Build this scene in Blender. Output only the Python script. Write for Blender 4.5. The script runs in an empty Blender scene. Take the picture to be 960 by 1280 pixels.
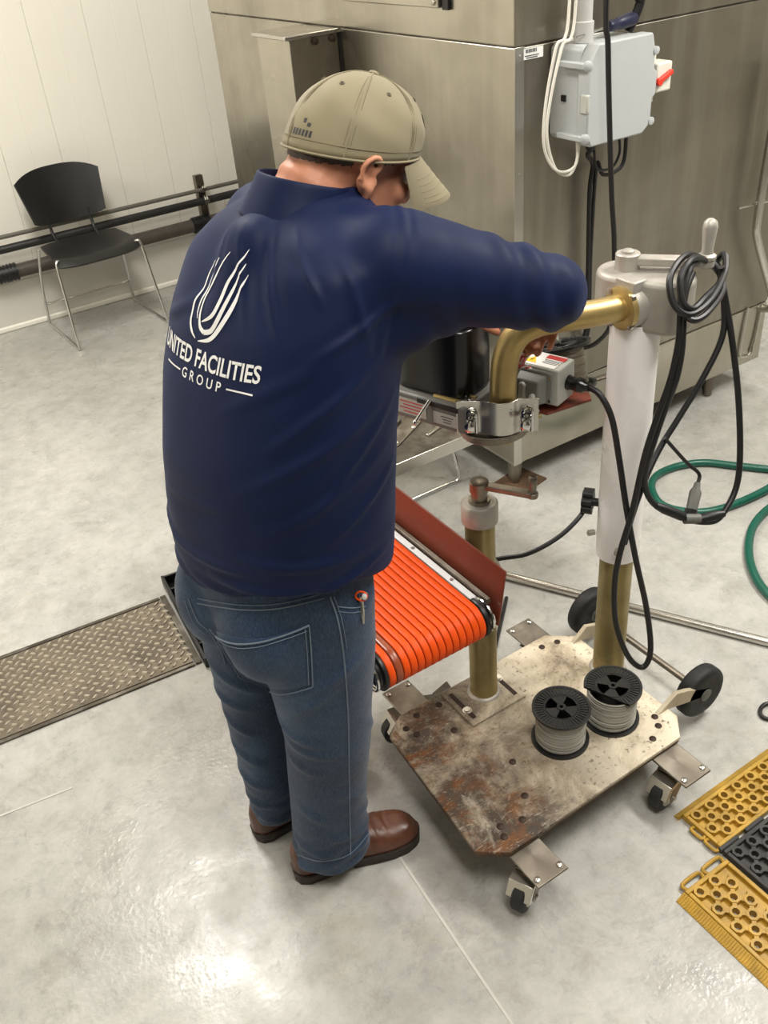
import bpy, bmesh, math, random
import numpy as np
from mathutils import Vector, Matrix
from mathutils.bvhtree import BVHTree
random.seed(7); np.random.seed(7)
S = bpy.context.scene
COL = S.collection
PI = math.pi
rad = math.radians

# ------------------------------------------------------------------ camera
cam_d = bpy.data.cameras.new('camera'); cam = bpy.data.objects.new('camera', cam_d); COL.objects.link(cam)
cam_d.sensor_fit = 'VERTICAL'; cam_d.sensor_height = 36.0; cam_d.lens = 36.0 * 1150 / 1280
cam_d.clip_start = 0.02; cam_d.clip_end = 60
CR = Vector((0.833, -0.548, -0.078)).normalized()      # right
CD = Vector((-0.365, -0.437, -0.822)).normalized()     # down
CF = Vector((0.417, 0.713, -0.564)).normalized()       # forward
_p, _r, _h = rad(34.3), rad(5.44), rad(59.7)
def cam_axes():
    d = np.array([math.sin(_r)*math.cos(_p), math.cos(_r)*math.cos(_p), math.sin(_p)]); up = -d
    fw = np.array([0, 0, 1.]); fw = fw - fw.dot(up)*up; fw /= np.linalg.norm(fw)
    lf = np.cross(up, fw)
    return np.stack([math.cos(_h)*fw - math.sin(_h)*lf, math.cos(_h)*lf + math.sin(_h)*fw, up])
CM = cam_axes()
CR, CD, CF = (Vector(CM[:, i]) for i in range(3))
CAM = Vector((0, 0, 1.85))
cam.matrix_world = Matrix(((CR.x, -CD.x, -CF.x, 0), (CR.y, -CD.y, -CF.y, 0), (CR.z, -CD.z, -CF.z, 1.85), (0, 0, 0, 1)))
S.camera = cam

# ------------------------------------------------------------------ light
w = bpy.data.worlds.new('world'); S.world = w; w.use_nodes = True
w.node_tree.nodes['Background'].inputs[0].default_value = (1.0, 0.97, 0.92, 1)
w.node_tree.nodes['Background'].inputs[1].default_value = 0.25
LIGHTS = [(0.62, 3.15), (3.6, 3.15), (-2.0, 3.15), (2.75, 0.65), (0.62, 0.1)]
LIGHT_W = [74.0, 40.0, 58.0, 100.0, 44.0]
CEIL = 3.1
for lw, (lx, ly) in zip(LIGHT_W, LIGHTS):
    ld = bpy.data.lights.new('panel_light', 'AREA'); ld.shape = 'RECTANGLE'; ld.size = 0.56; ld.size_y = 1.16
    ld.energy = lw; ld.color = (1.0, 0.962, 0.91)
    lo = bpy.data.objects.new('panel_light', ld); COL.objects.link(lo); lo.location = (lx, ly, CEIL - 0.075)
S.view_settings.view_transform = 'Standard'; S.view_settings.look = 'None'
S.view_settings.exposure = -0.22; S.view_settings.gamma = 1.0; S.view_settings.use_curve_mapping = False

# ------------------------------------------------------------------ helpers
BASE = {}
def V(*a): return Vector(a)
class MB:
    def __init__(s): s.v = []; s.f = []
    def add(s, vs, fs):
        o = len(s.v); s.v += [Vector(p) for p in vs]; s.f += [tuple(i + o for i in q) for q in fs]; return s
    def box(s, c, size, rot=None):
        x, y, z = (k/2 for k in size)
        P = [V(sx*x, sy*y, sz*z) for sz in (-1, 1) for sx, sy in ((-1,-1),(1,-1),(1,1),(-1,1))]
        if rot is not None: P = [rot @ p for p in P]
        return s.add([p + Vector(c) for p in P], [(3,2,1,0),(4,5,6,7),(0,1,5,4),(1,2,6,5),(2,3,7,6),(3,0,4,7)])
    def cyl(s, p0, p1, r0, r1=None, seg=20, caps=True):
        p0, p1 = Vector(p0), Vector(p1); r1 = r0 if r1 is None else r1
        return s.lathe(p0, p1 - p0, [(0, r0), ((p1-p0).length, r1)], seg, caps)
    def lathe(s, o, axis, prof, seg=24, caps=True):
        o = Vector(o); ax = Vector(axis).normalized()
        a = ax.orthogonal().normalized(); b = ax.cross(a)
        vs = []; fs = []
        for h, r in prof:
            for k in range(seg):
                t = 2*PI*k/seg; vs.append(o + ax*h + (a*math.cos(t) + b*math.sin(t))*r)
        n = len(prof)
        for i in range(n-1):
            for k in range(seg):
                k2 = (k+1) % seg
                fs.append((i*seg+k, i*seg+k2, (i+1)*seg+k2, (i+1)*seg+k))
        if caps:
            fs.append(tuple(range(seg))[::-1]); fs.append(tuple((n-1)*seg+k for k in range(seg)))
        return s.add(vs, fs)
    def tube(s, pts, r, seg=10, closed=False, caps=True, smooth=0):
        P = [Vector(p) for p in pts]
        if smooth: P = spline(P, smooth, closed)
        n = len(P); R = r if hasattr(r, '__len__') else [r]*n
        if len(R) != n: R = list(np.interp(np.linspace(0, 1, n), np.linspace(0, 1, len(R)), R))
        T = []
        for i in range(n):
            a = P[i-1] if (i or closed) else P[0]; b = P[(i+1) % n] if (i < n-1 or closed) else P[-1]
            T.append((b-a).normalized())
        nr = T[0].orthogonal().normalized(); vs = []; fs = []
        for i in range(n):
            nr = (nr - T[i]*nr.dot(T[i])).normalized(); b = T[i].cross(nr)
            for k in range(seg):
                t = 2*PI*k/seg; vs.append(P[i] + (nr*math.cos(t) + b*math.sin(t))*R[i])
        m = n if closed else n-1
        for i in range(m):
            j = (i+1) % n
            for k in range(seg):
                k2 = (k+1) % seg; fs.append((i*seg+k, i*seg+k2, j*seg+k2, j*seg+k))
        if caps and not closed:
            fs.append(tuple(range(seg))[::-1]); fs.append(tuple((n-1)*seg+k for k in range(seg)))
        return s.add(vs, fs)
    def loft(s, rings, caps=True):
        n = len(rings[0]); vs = [p for r in rings for p in r]; fs = []
        for i in range(len(rings)-1):
            for k in range(n):
                k2 = (k+1) % n; fs.append((i*n+k, i*n+k2, (i+1)*n+k2, (i+1)*n+k))
        if caps: fs.append(tuple(range(n))[::-1]); fs.append(tuple((len(rings)-1)*n+k for k in range(n)))
        return s.add(vs, fs)
    def prism(s, poly, z0, z1):
        n = len(poly)
        vs = [V(x, y, z0) for x, y in poly] + [V(x, y, z1) for x, y in poly]
        fs = [tuple(range(n))[::-1], tuple(range(n, 2*n))] + [(k, (k+1) % n, n+(k+1) % n, n+k) for k in range(n)]
        return s.add(vs, fs)
    def prism_t(s, poly, origin, ex, ey, ez, t):       # polygon in a plane, thickness t along ez
        o, ex, ey, ez = Vector(origin), Vector(ex), Vector(ey), Vector(ez); n = len(poly)
        vs = [o + ex*x + ey*y for x, y in poly] + [o + ex*x + ey*y + ez*t for x, y in poly]
        fs = [tuple(range(n))[::-1], tuple(range(n, 2*n))] + [(k, (k+1) % n, n+(k+1) % n, n+k) for k in range(n)]
        return s.add(vs, fs)
    def capsule(s, p0, p1, r0, r1, seg=16, hs=4):
        p0, p1 = Vector(p0), Vector(p1); L = (p1-p0).length
        prof = [(-r0*math.cos(PI/2*i/hs), max(1e-4, r0*math.sin(PI/2*i/hs))) for i in range(hs)] + [(0, r0), (L, r1)] + \
               [(L + r1*math.sin(PI/2*i/hs), max(1e-4, r1*math.cos(PI/2*i/hs))) for i in range(1, hs+1)]
        return s.lathe(p0, p1-p0, prof, seg)
    def ellipsoid(s, c, r, rot=None, seg=20, rings=14):
        c = Vector(c); vs = []; fs = []
        for i in range(rings+1):
            ph = PI*i/rings; sr = max(1e-4, math.sin(ph))
            for k in range(seg):
                t = 2*PI*k/seg; p = V(r[0]*sr*math.cos(t), r[1]*sr*math.sin(t), -r[2]*math.cos(ph))
                vs.append(c + (rot @ p if rot is not None else p))
        for i in range(rings):
            for k in range(seg):
                k2 = (k+1) % seg; fs.append((i*seg+k, i*seg+k2, (i+1)*seg+k2, (i+1)*seg+k))
        fs.append(tuple(range(seg))[::-1]); fs.append(tuple(rings*seg+k for k in range(seg)))
        return s.add(vs, fs)
    def xf(s, m):
        s.v = [m @ p for p in s.v]; return s
    def build(s, name, mat, parent=None, bevel=0.0, smooth=True, segs=2, fix=True, angle=40):
        off = BASE.get(parent, Vector()) if parent else Vector()
        me = bpy.data.meshes.new(name); me.from_pydata([tuple(p - off) for p in s.v], [], s.f); me.update()
        if fix:
            bm = bmesh.new(); bm.from_mesh(me); bmesh.ops.recalc_face_normals(bm, faces=bm.faces); bm.to_mesh(me); bm.free()
        return link_mesh(name, me, mat, parent, bevel, smooth, segs, angle)
def link_mesh(name, me, mat, parent=None, bevel=0.0, smooth=True, segs=2, angle=40):
    me.materials.clear(); me.materials.append(MAT[mat] if isinstance(mat, str) else mat)
    o = bpy.data.objects.new(name, me); COL.objects.link(o)
    if parent: o.parent = parent; BASE[o] = BASE.get(parent, Vector())
    else: BASE[o] = Vector()
    if smooth:
        for p in me.polygons: p.use_smooth = True
        if angle < 180:
            try: me.set_sharp_from_angle(angle=rad(angle))
            except Exception: pass
    if bevel:
        b = o.modifiers.new('bevel', 'BEVEL'); b.width = bevel; b.segments = segs; b.limit_method = 'ANGLE'; b.angle_limit = rad(40)
        b.harden_normals = False
    return o
def spline(P, k=6, closed=False):
    out = []; n = len(P)
    for i in range(n if closed else n-1):
        if closed: a, b, c, d = P[(i-1) % n], P[i], P[(i+1) % n], P[(i+2) % n]
        else: a, b, c, d = P[max(i-1, 0)], P[i], P[i+1], P[min(i+2, n-1)]
        for j in range(k):
            t = j/k; t2, t3 = t*t, t*t*t
            out.append(0.5*((2*b) + (c-a)*t + (2*a-5*b+4*c-d)*t2 + (3*b-a-3*c+d)*t3))
    if not closed: out.append(P[-1].copy())
    return out
def tag(o, label, cat, group=None):
    o['label'] = label; o['category'] = cat
    if group: o['group'] = group
    return o
def thing(name, label, cat, loc=(0, 0, 0), group=None):
    o = bpy.data.objects.new(name, None); COL.objects.link(o); o.location = loc; o.empty_display_size = 0.1
    BASE[o] = Vector(loc); return tag(o, label, cat, group)
def struct(o): o['kind'] = 'structure'; return o
def copy_tree(o, parent=None):
    c = o.copy(); COL.objects.link(c); c.parent = parent
    if parent: c.matrix_parent_inverse = o.matrix_parent_inverse.copy()
    for ch in list(o.children): copy_tree(ch, c)
    return c
def Rz(a): return Matrix.Rotation(a, 3, 'Z')
def ss(e0, e1, x):
    t = np.clip((x-e0)/(e1-e0), 0, 1); return t*t*(3-2*t)

# ------------------------------------------------------------------ materials
MAT = {}
def lin(c):
    return tuple(((x/255)/12.92 if x/255 <= 0.04045 else ((x/255+0.055)/1.055)**2.4) for x in c)
class NT:
    def __init__(s, name):
        m = bpy.data.materials.new(name); m.use_nodes = True; s.m = m; s.t = m.node_tree; s.b = s.t.nodes['Principled BSDF']; MAT[name] = m
    def n(s, ty, **kw):
        x = s.t.nodes.new(ty)
        for k, v in kw.items():
            if isinstance(v, bpy.types.NodeSocket): s.t.links.new(v, x.inputs[k.replace('_', ' ')] if not k.startswith('i') or not k[1:].isdigit() else x.inputs[int(k[1:])])
            elif k.startswith('i') and k[1:].isdigit(): x.inputs[int(k[1:])].default_value = v
            elif k in x.inputs.keys(): x.inputs[k].default_value = v
            elif k.replace('_', ' ') in x.inputs.keys(): x.inputs[k.replace('_', ' ')].default_value = v
            else: setattr(x, k, v)
        return x
    def set(s, **kw):
        for k, v in kw.items():
            i = s.b.inputs[k.replace('_', ' ')]
            if isinstance(v, bpy.types.NodeSocket): s.t.links.new(v, i)
            else: i.default_value = v
    def co(s, scale=(1, 1, 1), rot=(0, 0, 0), kind='Object'):
        tc = s.n('ShaderNodeTexCoord'); mp = s.n('ShaderNodeMapping'); mp.inputs['Scale'].default_value = scale; mp.inputs['Rotation'].default_value = rot
        s.t.links.new(tc.outputs[kind], mp.inputs[0]); return mp.outputs[0]
    def noise(s, co, scale, detail=4, rough=0.55, dist=0.0):
        x = s.n('ShaderNodeTexNoise', Scale=scale, Detail=detail, Roughness=rough, Distortion=dist); s.t.links.new(co, x.inputs['Vector']); return x.outputs['Fac']
    def ramp(s, fac, stops):
        r = s.n('ShaderNodeValToRGB'); s.t.links.new(fac, r.inputs[0]); e = r.color_ramp.elements
        while len(e) < len(stops): e.new(0.5)
        for i, (p, c) in enumerate(stops):
            e[i].position = p; e[i].color = (*c, 1) if hasattr(c, '__len__') else (c, c, c, 1)
        return r.outputs[0]
    def mix(s, fac, a, b, blend='MIX'):
        x = s.n('ShaderNodeMix', data_type='RGBA', blend_type=blend)
        for sock, v in ((x.inputs[0], fac), (x.inputs[6], a), (x.inputs[7], b)):
            if isinstance(v, bpy.types.NodeSocket): s.t.links.new(v, sock)
            else: sock.default_value = (*v, 1) if hasattr(v, '__len__') else v
        return x.outputs[2]
    def bump(s, h, strength=0.2, dist=0.002):
        b = s.n('ShaderNodeBump', Strength=strength, Distance=dist); s.t.links.new(h, b.inputs['Height']); s.t.links.new(b.outputs[0], s.b.inputs['Normal']); return b
def simple(name, c, rough=0.5, metal=0.0, var=0.0, scale=20, bump=0.0, bscale=200, coat=0.0, spec=0.5, sheen=0.0):
    t = NT(name); c = lin(c); t.set(Base_Color=(*c, 1), Roughness=rough, Metallic=metal, Specular_IOR_Level=spec, Coat_Weight=coat, Sheen_Weight=sheen)
    if var or bump: co = t.co()
    if var:
        f = t.noise(co, scale, 5)
        t.set(Base_Color=t.ramp(f, [(0.25, tuple(x*(1-var) for x in c)), (0.75, tuple(min(1, x*(1+var)) for x in c))]))
        t.set(Roughness=t.ramp(t.noise(co, scale*1.7, 4), [(0.3, max(0.03, rough-0.1)), (0.7, min(1, rough+0.1))]))
    if bump: t.bump(t.noise(co, bscale, 3), bump, 0.001)
    return t
# floor: grey coated concrete, uneven gloss
t = NT('floor_paint'); co = t.co()
a = t.noise(co, 1.6, 6, 0.6); b = t.noise(co, 9, 6, 0.65); c = t.noise(co, 60, 3)
colr = t.ramp(a, [(0.3, lin((158, 157, 152))), (0.55, lin((174, 173, 167))), (0.75, lin((184, 183, 176)))])
colr = t.mix(t.ramp(b, [(0.46, 0.0), (0.70, 0.65)]), colr, lin((148, 145, 136)))
sp = t.n('ShaderNodeTexVoronoi', Scale=7.0); t.t.links.new(co, sp.inputs['Vector'])
stain = t.ramp(t.noise(co, 3.1, 8, 0.72, 0.6), [(0.60, 0.0), (0.66, 0.5)])
colr = t.mix(stain, colr, lin((158, 150, 132)))
scuff = t.ramp(t.noise(t.co((1, 1, 1), (0, 0, 0.6)), 22, 8, 0.75, 1.2), [(0.58, 0.0), (0.68, 0.55)])
mot = t.ramp(t.noise(co, 4.2, 9, 0.78, 0.8), [(0.35, 0.0), (0.65, 0.35)])
colr = t.mix(mot, colr, lin((198, 196, 188)))
colr = t.mix(scuff, colr, lin((140, 138, 132)))
grit = t.ramp(t.noise(co, 16, 10, 0.78, 0.3), [(0.32, 0.80), (0.5, 1.0), (0.68, 1.12)])
colr = t.mix(1.0, colr, grit, 'MULTIPLY')
blot = t.ramp(t.noise(co, 2.3, 10, 0.8, 1.0), [(0.52, 1.0), (0.62, 0.86)])
colr = t.mix(1.0, colr, blot, 'MULTIPLY')
t.set(Base_Color=colr, Roughness=t.ramp(t.noise(co, 5, 5, 0.6, 0.4), [(0.35, 0.46), (0.5, 0.34), (0.62, 0.20)]), Specular_IOR_Level=0.5)
h = t.mix(0.35, t.noise(co, 85, 3, 0.5), t.noise(co, 22, 3))
t.bump(h, 0.5, 0.003)
simple('floor_joint', (188, 186, 178), 0.5, var=0.08)
simple('wall_far', (92, 89, 82), 0.7)
t = simple('wall_white', (244, 240, 228), 0.34, var=0.015, scale=2)
simple('wall_lower', (208, 205, 196), 0.4, var=0.05, scale=4)
simple('ceiling_white', (232, 230, 222), 0.7)
# stainless steel
def steel(name, c, rough, blot=0.25, direction=(60, 60, 2)):
    t = NT(name); co = t.co(); c = lin(c)
    bl = t.noise(co, 1.7, 5, 0.6, 0.5); st = t.noise(t.co(direction), 6, 3)
    col = t.ramp(bl, [(0.28, tuple(x*(1-blot) for x in c)), (0.72, tuple(min(1, x*(1+blot*0.6)) for x in c))])
    col = t.mix(t.ramp(t.noise(co, 2.2, 3, 0.5, 0.6), [(0.5, 0.0), (0.75, 0.35)]), col, lin((122, 112, 96)))
    col = t.mix(t.ramp(t.noise(t.co((9, 9, 0.7)), 1.6, 4, 0.6), [(0.45, 0.0), (0.7, 0.25)]), col, lin((205, 200, 190)))
    t.set(Base_Color=col, Metallic=1.0, Roughness=t.ramp(t.noise(co, 2.0, 3, 0.5), [(0.3, rough-0.06), (0.7, rough+0.10)]), Anisotropic=0.4)
    t.bump(st, 0.03, 0.0006); return t
steel('stainless', (188, 183, 170), 0.26)
steel('stainless_front_shaded', (160, 154, 142), 0.40)  # darker, rougher copy of stainless; front face shade put into the colour
steel('stainless_clean', (205, 202, 195), 0.26, 0.1)
steel('dull_steel', (138, 130, 118), 0.45, 0.3)
steel('dark_steel', (92, 86, 78), 0.45, 0.3)
simple('chrome', (215, 215, 212), 0.14, 1.0)
simple('cast_alu', (176, 171, 162), 0.48, 0.5, var=0.1, scale=30, bump=0.15, bscale=180)
simple('bolt_steel', (190, 186, 178), 0.3, 1.0)
simple('brown_bolt', (62, 50, 42), 0.6, 0.6)
# yellow chromate zinc
t = NT('zinc_yellow'); co = t.co()
col = t.ramp(t.noise(co, 5, 5, 0.6, 0.8), [(0.25, lin((150, 130, 86))), (0.5, lin((184, 160, 104))), (0.8, lin((204, 180, 124)))])
t.set(Base_Color=col, Metallic=0.7, Roughness=t.ramp(t.noise(co, 12, 4), [(0.3, 0.34), (0.7, 0.48)]))
t = NT('zinc_olive'); co = t.co()
col = t.ramp(t.noise(co, 5, 5, 0.6, 0.8), [(0.25, lin((122, 110, 72))), (0.5, lin((152, 138, 94))), (0.8, lin((172, 152, 104)))])
col = t.mix(t.ramp(t.noise(co, 14, 5, 0.7), [(0.58, 0.0), (0.75, 0.5)]), col, lin((120, 84, 66)))
t.set(Base_Color=col, Metallic=0.55, Roughness=0.38)
simple('sleeve_white', (246, 242, 240), 0.3, var=0.02, scale=5)
# worn painted plate with rust
t = NT('rusty_plate'); co = t.co()
base = t.ramp(t.noise(co, 6, 7, 0.7, 0.6), [(0.30, lin((120, 108, 92))), (0.42, lin((178, 164, 140))), (0.55, lin((218, 206, 182))), (0.75, lin((236, 226, 204)))])
gx = t.n('ShaderNodeSeparateXYZ'); t.t.links.new(co, gx.inputs[0])
# dirt worn in over the operator's half of the plate
mm = t.n('ShaderNodeMapRange', i1=0.22, i2=-0.16); t.t.links.new(gx.outputs[0], mm.inputs[0])
dirt = t.n('ShaderNodeMath', operation='MULTIPLY'); t.t.links.new(mm.outputs[0], dirt.inputs[0])
t.t.links.new(t.ramp(t.noise(co, 7, 6, 0.7, 0.4), [(0.36, 0.25), (0.56, 1.0)]), dirt.inputs[1])
col = t.mix(dirt.outputs[0], base, lin((70, 60, 50)))
rust = t.n('ShaderNodeMath', operation='MULTIPLY', use_clamp=True); mm2 = t.n('ShaderNodeMapRange', i1=-0.05, i2=-0.33, i3=0.0, i4=1.7); t.t.links.new(gx.outputs[0], mm2.inputs[0])
t.t.links.new(mm2.outputs[0], rust.inputs[0]); t.t.links.new(t.ramp(t.noise(co, 11, 7, 0.75, 0.5), [(0.46, 0.0), (0.6, 1.0)]), rust.inputs[1])
col = t.mix(rust.outputs[0], col, t.ramp(t.noise(co, 40, 5), [(0.3, lin((70, 42, 22))), (0.7, lin((128, 82, 42)))]))
scr = t.ramp(t.noise(t.co((1, 3.5, 1), (0, 0, 0.8)), 30, 8, 0.8, 2.2), [(0.57, 0.0), (0.63, 0.65)])
col = t.mix(scr, col, lin((196, 188, 172)))
speck = t.ramp(t.noise(co, 80, 6, 0.7), [(0.58, 0.0), (0.66, 0.8)])
col = t.mix(speck, col, lin((70, 52, 38)))
t.set(Base_Color=col, Metallic=0.15, Roughness=t.ramp(t.noise(co, 18, 5), [(0.3, 0.38), (0.7, 0.7)])); t.bump(t.noise(co, 60, 5), 0.3, 0.002)
simple('strap_cream', (186, 174, 150), 0.55, 0.2, var=0.15, scale=40)
simple('rust_edge', (92, 70, 50), 0.7, 0.2, var=0.4, scale=30)
simple('orange_belt', (232, 80, 12), 0.5, var=0.05, scale=8, spec=0.28)
simple('brown_belt', (150, 74, 46), 0.32, var=0.1, scale=8)
simple('belt_dark', (44, 22, 16), 0.6)
simple('brown_guide', (116, 54, 36), 0.45, var=0.1, scale=10)
simple('frame_white', (226, 226, 226), 0.35)
simple('black_plastic', (22, 22, 22), 0.42)
simple('black_gloss', (14, 14, 14), 0.25)
simple('black_rubber', (26, 26, 26), 0.62, var=0.15, scale=40)
simple('cord_black', (20, 19, 20), 0.45)
simple('dark_pipe', (34, 33, 32), 0.42, var=0.2)
simple('grey_pipe', (96, 92, 84), 0.45, var=0.15)
simple('brown_pipe', (70, 64, 56), 0.55, var=0.2)
simple('panel_grey', (178, 182, 182), 0.42, var=0.02)
simple('control_grey', (184, 186, 178), 0.4, var=0.03)
simple('control_dark', (140, 142, 138), 0.45)
simple('body_grey_shaded', (112, 110, 104), 0.45)  # sealing head grey, darkened with its shade put into the colour
simple('paper_shaded', (186, 182, 174), 0.55)  # label paper greyed by painting in the shade on the head body
simple('pvc_grey', (188, 188, 184), 0.45)
simple('switch_cream', (222, 218, 206), 0.45)
simple('switch_red', (226, 62, 44), 0.4)
simple('blue_grip', (24, 28, 56), 0.4)
simple('cable_white', (222, 218, 206), 0.5)
simple('paper_white', (238, 238, 234), 0.5)
simple('print_dark', (50, 50, 52), 0.6)
simple('print_red', (196, 44, 40), 0.5)
simple('print_yellow', (240, 196, 30), 0.5)
simple('hose_green', (12, 84, 68), 0.35, var=0.08)
simple('mat_yellow', (176, 138, 46), 0.45, var=0.3, scale=30)
simple('mat_black', (48, 47, 45), 0.6, var=0.15)
simple('plug_grey', (92, 92, 86), 0.5)
t = NT('filament'); co = t.co((1, 1, 260))
t.set(Base_Color=t.ramp(t.noise(co, 1.0, 3), [(0.3, lin((128, 127, 118))), (0.7, lin((206, 204, 194)))]), Roughness=0.25, Transmission_Weight=0.15, Specular_IOR_Level=0.7)
t.bump(t.noise(co, 1.2, 2), 0.5, 0.003)
t = NT('tread_plate'); co = t.co()
t.set(Base_Color=t.ramp(t.noise(co, 6, 6, 0.65), [(0.3, lin((84, 78, 68))), (0.7, lin((130, 120, 104)))]), Metallic=0.75, Roughness=0.5)
t = NT('tread_bump'); t.set(Base_Color=(*lin((196, 188, 174)), 1), Metallic=0.9, Roughness=0.3)
# clothing
t = NT('navy_knit'); co = t.co()
col = t.ramp(t.noise(co, 4, 4), [(0.3, lin((14, 23, 50))), (0.7, lin((18, 29, 62)))])
t.set(Base_Color=col, Roughness=0.55, Sheen_Weight=0.10, Sheen_Roughness=0.5, Specular_IOR_Level=0.14); t.b.inputs['Sheen Tint'].default_value = (*lin((120, 140, 210)), 1)
t.bump(t.noise(co, 700, 2), 0.12, 0.0006)
simple('print_white', (236, 236, 234), 0.5)
t = NT('denim'); co = t.co()
col = t.ramp(t.noise(co, 3.2, 6, 0.65, 0.3), [(0.28, lin((22, 34, 54))), (0.52, lin((35, 54, 80))), (0.75, lin((64, 90, 120)))])
wv = t.noise(t.co((1, 1, 0.25)), 420, 2)
col = t.mix(t.ramp(wv, [(0.4, 0.0), (0.7, 0.22)]), col, lin((92, 112, 134)))
t.set(Base_Color=col, Roughness=0.8, Sheen_Weight=0.15, Specular_IOR_Level=0.25); t.bump(wv, 0.3, 0.0008)
simple('stitch', (104, 116, 130), 0.8)
simple('denim_dark', (28, 40, 62), 0.85)
t = NT('boot_leather'); co = t.co()
t.set(Base_Color=t.ramp(t.noise(co, 12, 6, 0.6), [(0.3, lin((50, 28, 20))), (0.7, lin((104, 62, 42)))]), Roughness=t.ramp(t.noise(co, 25, 4), [(0.3, 0.28), (0.7, 0.5)]), Specular_IOR_Level=0.6)
t.bump(t.noise(co, 90, 4), 0.35, 0.002)
simple('boot_sole', (40, 32, 27), 0.6, var=0.2)
simple('boot_lace', (40, 27, 20), 0.8)
t = simple('cap_twill', (136, 127, 100), 0.75, var=0.05, scale=6, bump=0.25, bscale=900, sheen=0.1)
simple('cap_dark', (106, 98, 77), 0.8)
t = NT('skin'); co = t.co()
col = t.ramp(t.noise(co, 14, 5, 0.6), [(0.3, lin((168, 108, 82))), (0.7, lin((204, 146, 116)))])
t.set(Base_Color=col, Roughness=0.5, Subsurface_Weight=0.12, Subsurface_Scale=0.01, Specular_IOR_Level=0.4); t.b.inputs['Subsurface Radius'].default_value = (1, 0.35, 0.2)
t.bump(t.noise(co, 160, 4), 0.25, 0.001)
t = simple('hair', (74, 62, 54), 0.7, var=0.35, scale=260, bump=0.6, bscale=500)
simple('eye_white', (230, 225, 215), 0.2); simple('eye_dark', (40, 26, 18), 0.2); simple('lip', (158, 92, 80), 0.5)
t = NT('lamp_diffuser'); t.set(Base_Color=(0.9, 0.9, 0.88, 1), Roughness=0.5); t.b.inputs['Emission Color'].default_value = (1, 0.96, 0.88, 1); t.b.inputs['Emission Strength'].default_value = 6.0
# ------------------------------------------------------------------ room
X0, X1, Y0, Y1 = -3.2, 6.0, -3.4, 5.2
fl = struct(MB().box(((X0+X1)/2, (Y0+Y1)/2, -0.05), (X1-X0, Y1-Y0, 0.1)).build('floor', 'floor_paint', smooth=False))
m = MB().box((0, 0, 0), (0.012, 1.2, 0.003), Rz(0)); pj = [((0.623, 1.145), (0.55, 0.15)), ((-1.2, 1.99), (0.059, 1.814))]
for (ax, ay), (bx, by) in pj:
    d = V(bx-ax, by-ay, 0); 
    MB().box(((ax+bx)/2, (ay+by)/2, 0.0006), (d.length, 0.006, 0.0016), Rz(math.atan2(d.y, d.x))).build('joint_line', 'floor_joint', fl, smooth=False)
struct(MB().box(((X0+X1)/2, (Y0+Y1)/2, CEIL+0.06), (X1-X0, Y1-Y0, 0.1)).build('ceiling', 'ceiling_white', smooth=False))
wl = struct(MB().box(((X0+X1)/2, Y1+0.06, CEIL/2), (X1-X0, 0.1, CEIL)).build('wall_left', 'wall_white', smooth=False))
prof = [(-0.1434, 0.0), (-0.1434, 0.0095), (-0.1410, 0.012), (-0.003, 0.012), (0, 0.0105), (0.003, 0.012), (0.1410, 0.012), (0.1434, 0.0095), (0.1434, 0.0)]
pm = MB(); n = len(prof)
pm.add([V(x, -y, 0.25) for x, y in prof] + [V(x, -y, CEIL) for x, y in prof], [(k, k+1, n+k+1, n+k) for k in range(n-1)] + [tuple(range(n)), tuple(range(n, 2*n))[::-1]])
p0 = pm.build('wall_panel', 'wall_white', wl, smooth=False); p0.location = (1.72, Y1+0.01, 0)
for k in range(-16, 15):
    if k == 0: continue
    x = 1.72 + 0.288*k
    if X0+0.15 < x < X1-0.15:
        c = p0.copy(); COL.objects.link(c); c.parent = wl; c.location = (x, Y1+0.01, 0)
struct(MB().box(((X0+X1)/2, Y0-0.05, CEIL/2), (X1-X0, 0.1, CEIL)).build('wall_back', 'wall_far', smooth=False))
struct(MB().box((X0-0.05, (Y0+Y1)/2, CEIL/2), (0.1, Y1-Y0, CEIL)).build('wall_near', 'wall_white', smooth=False))
struct(MB().box((X1+0.05, (Y0+Y1)/2, CEIL/2), (0.1, Y1-Y0, CEIL)).build('wall_right', 'wall_white', smooth=False))
struct(MB().box(((X0+X1)/2, Y1-0.04, 0.125), (X1-X0-0.02, 0.08, 0.25)).build('baseboard_left', 'wall_lower', bevel=0.006))
struct(MB().box(((X0+X1)/2, Y1-0.092, 0.014), (X1-X0-0.02, 0.022, 0.028)).build('trim_1', 'wall_white', bevel=0.006))
# ceiling lights
lt = thing('ceiling_light', 'white rectangular ceiling light panel above the diamond plate floor cover', 'ceiling light', (LIGHTS[0][0], LIGHTS[0][1], CEIL-0.03), 'ceiling light panels')
x, y = LIGHTS[0]
fm = MB()
for cx, cy, sx, sy in ((0, 0.6, 0.64, 0.04), (0, -0.6, 0.64, 0.04), (0.3, 0, 0.04, 1.16), (-0.3, 0, 0.04, 1.16)): fm.box((x+cx, y+cy, CEIL-0.02), (sx, sy, 0.05))
fm.build('frame', 'frame_white', lt, smooth=False)
MB().box((x, y, CEIL-0.02), (0.56, 1.16, 0.03)).build('diffuser', 'lamp_diffuser', lt, smooth=False)
for k, (lx, ly) in enumerate(LIGHTS[1:]):
    c = copy_tree(lt); c.location = (lx, ly, CEIL-0.03); c['label'] = 'white rectangular ceiling light panel outside the picture above the ' + ('machine far corner', 'left end of the wall', 'hose', 'photographer')[k]

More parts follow.
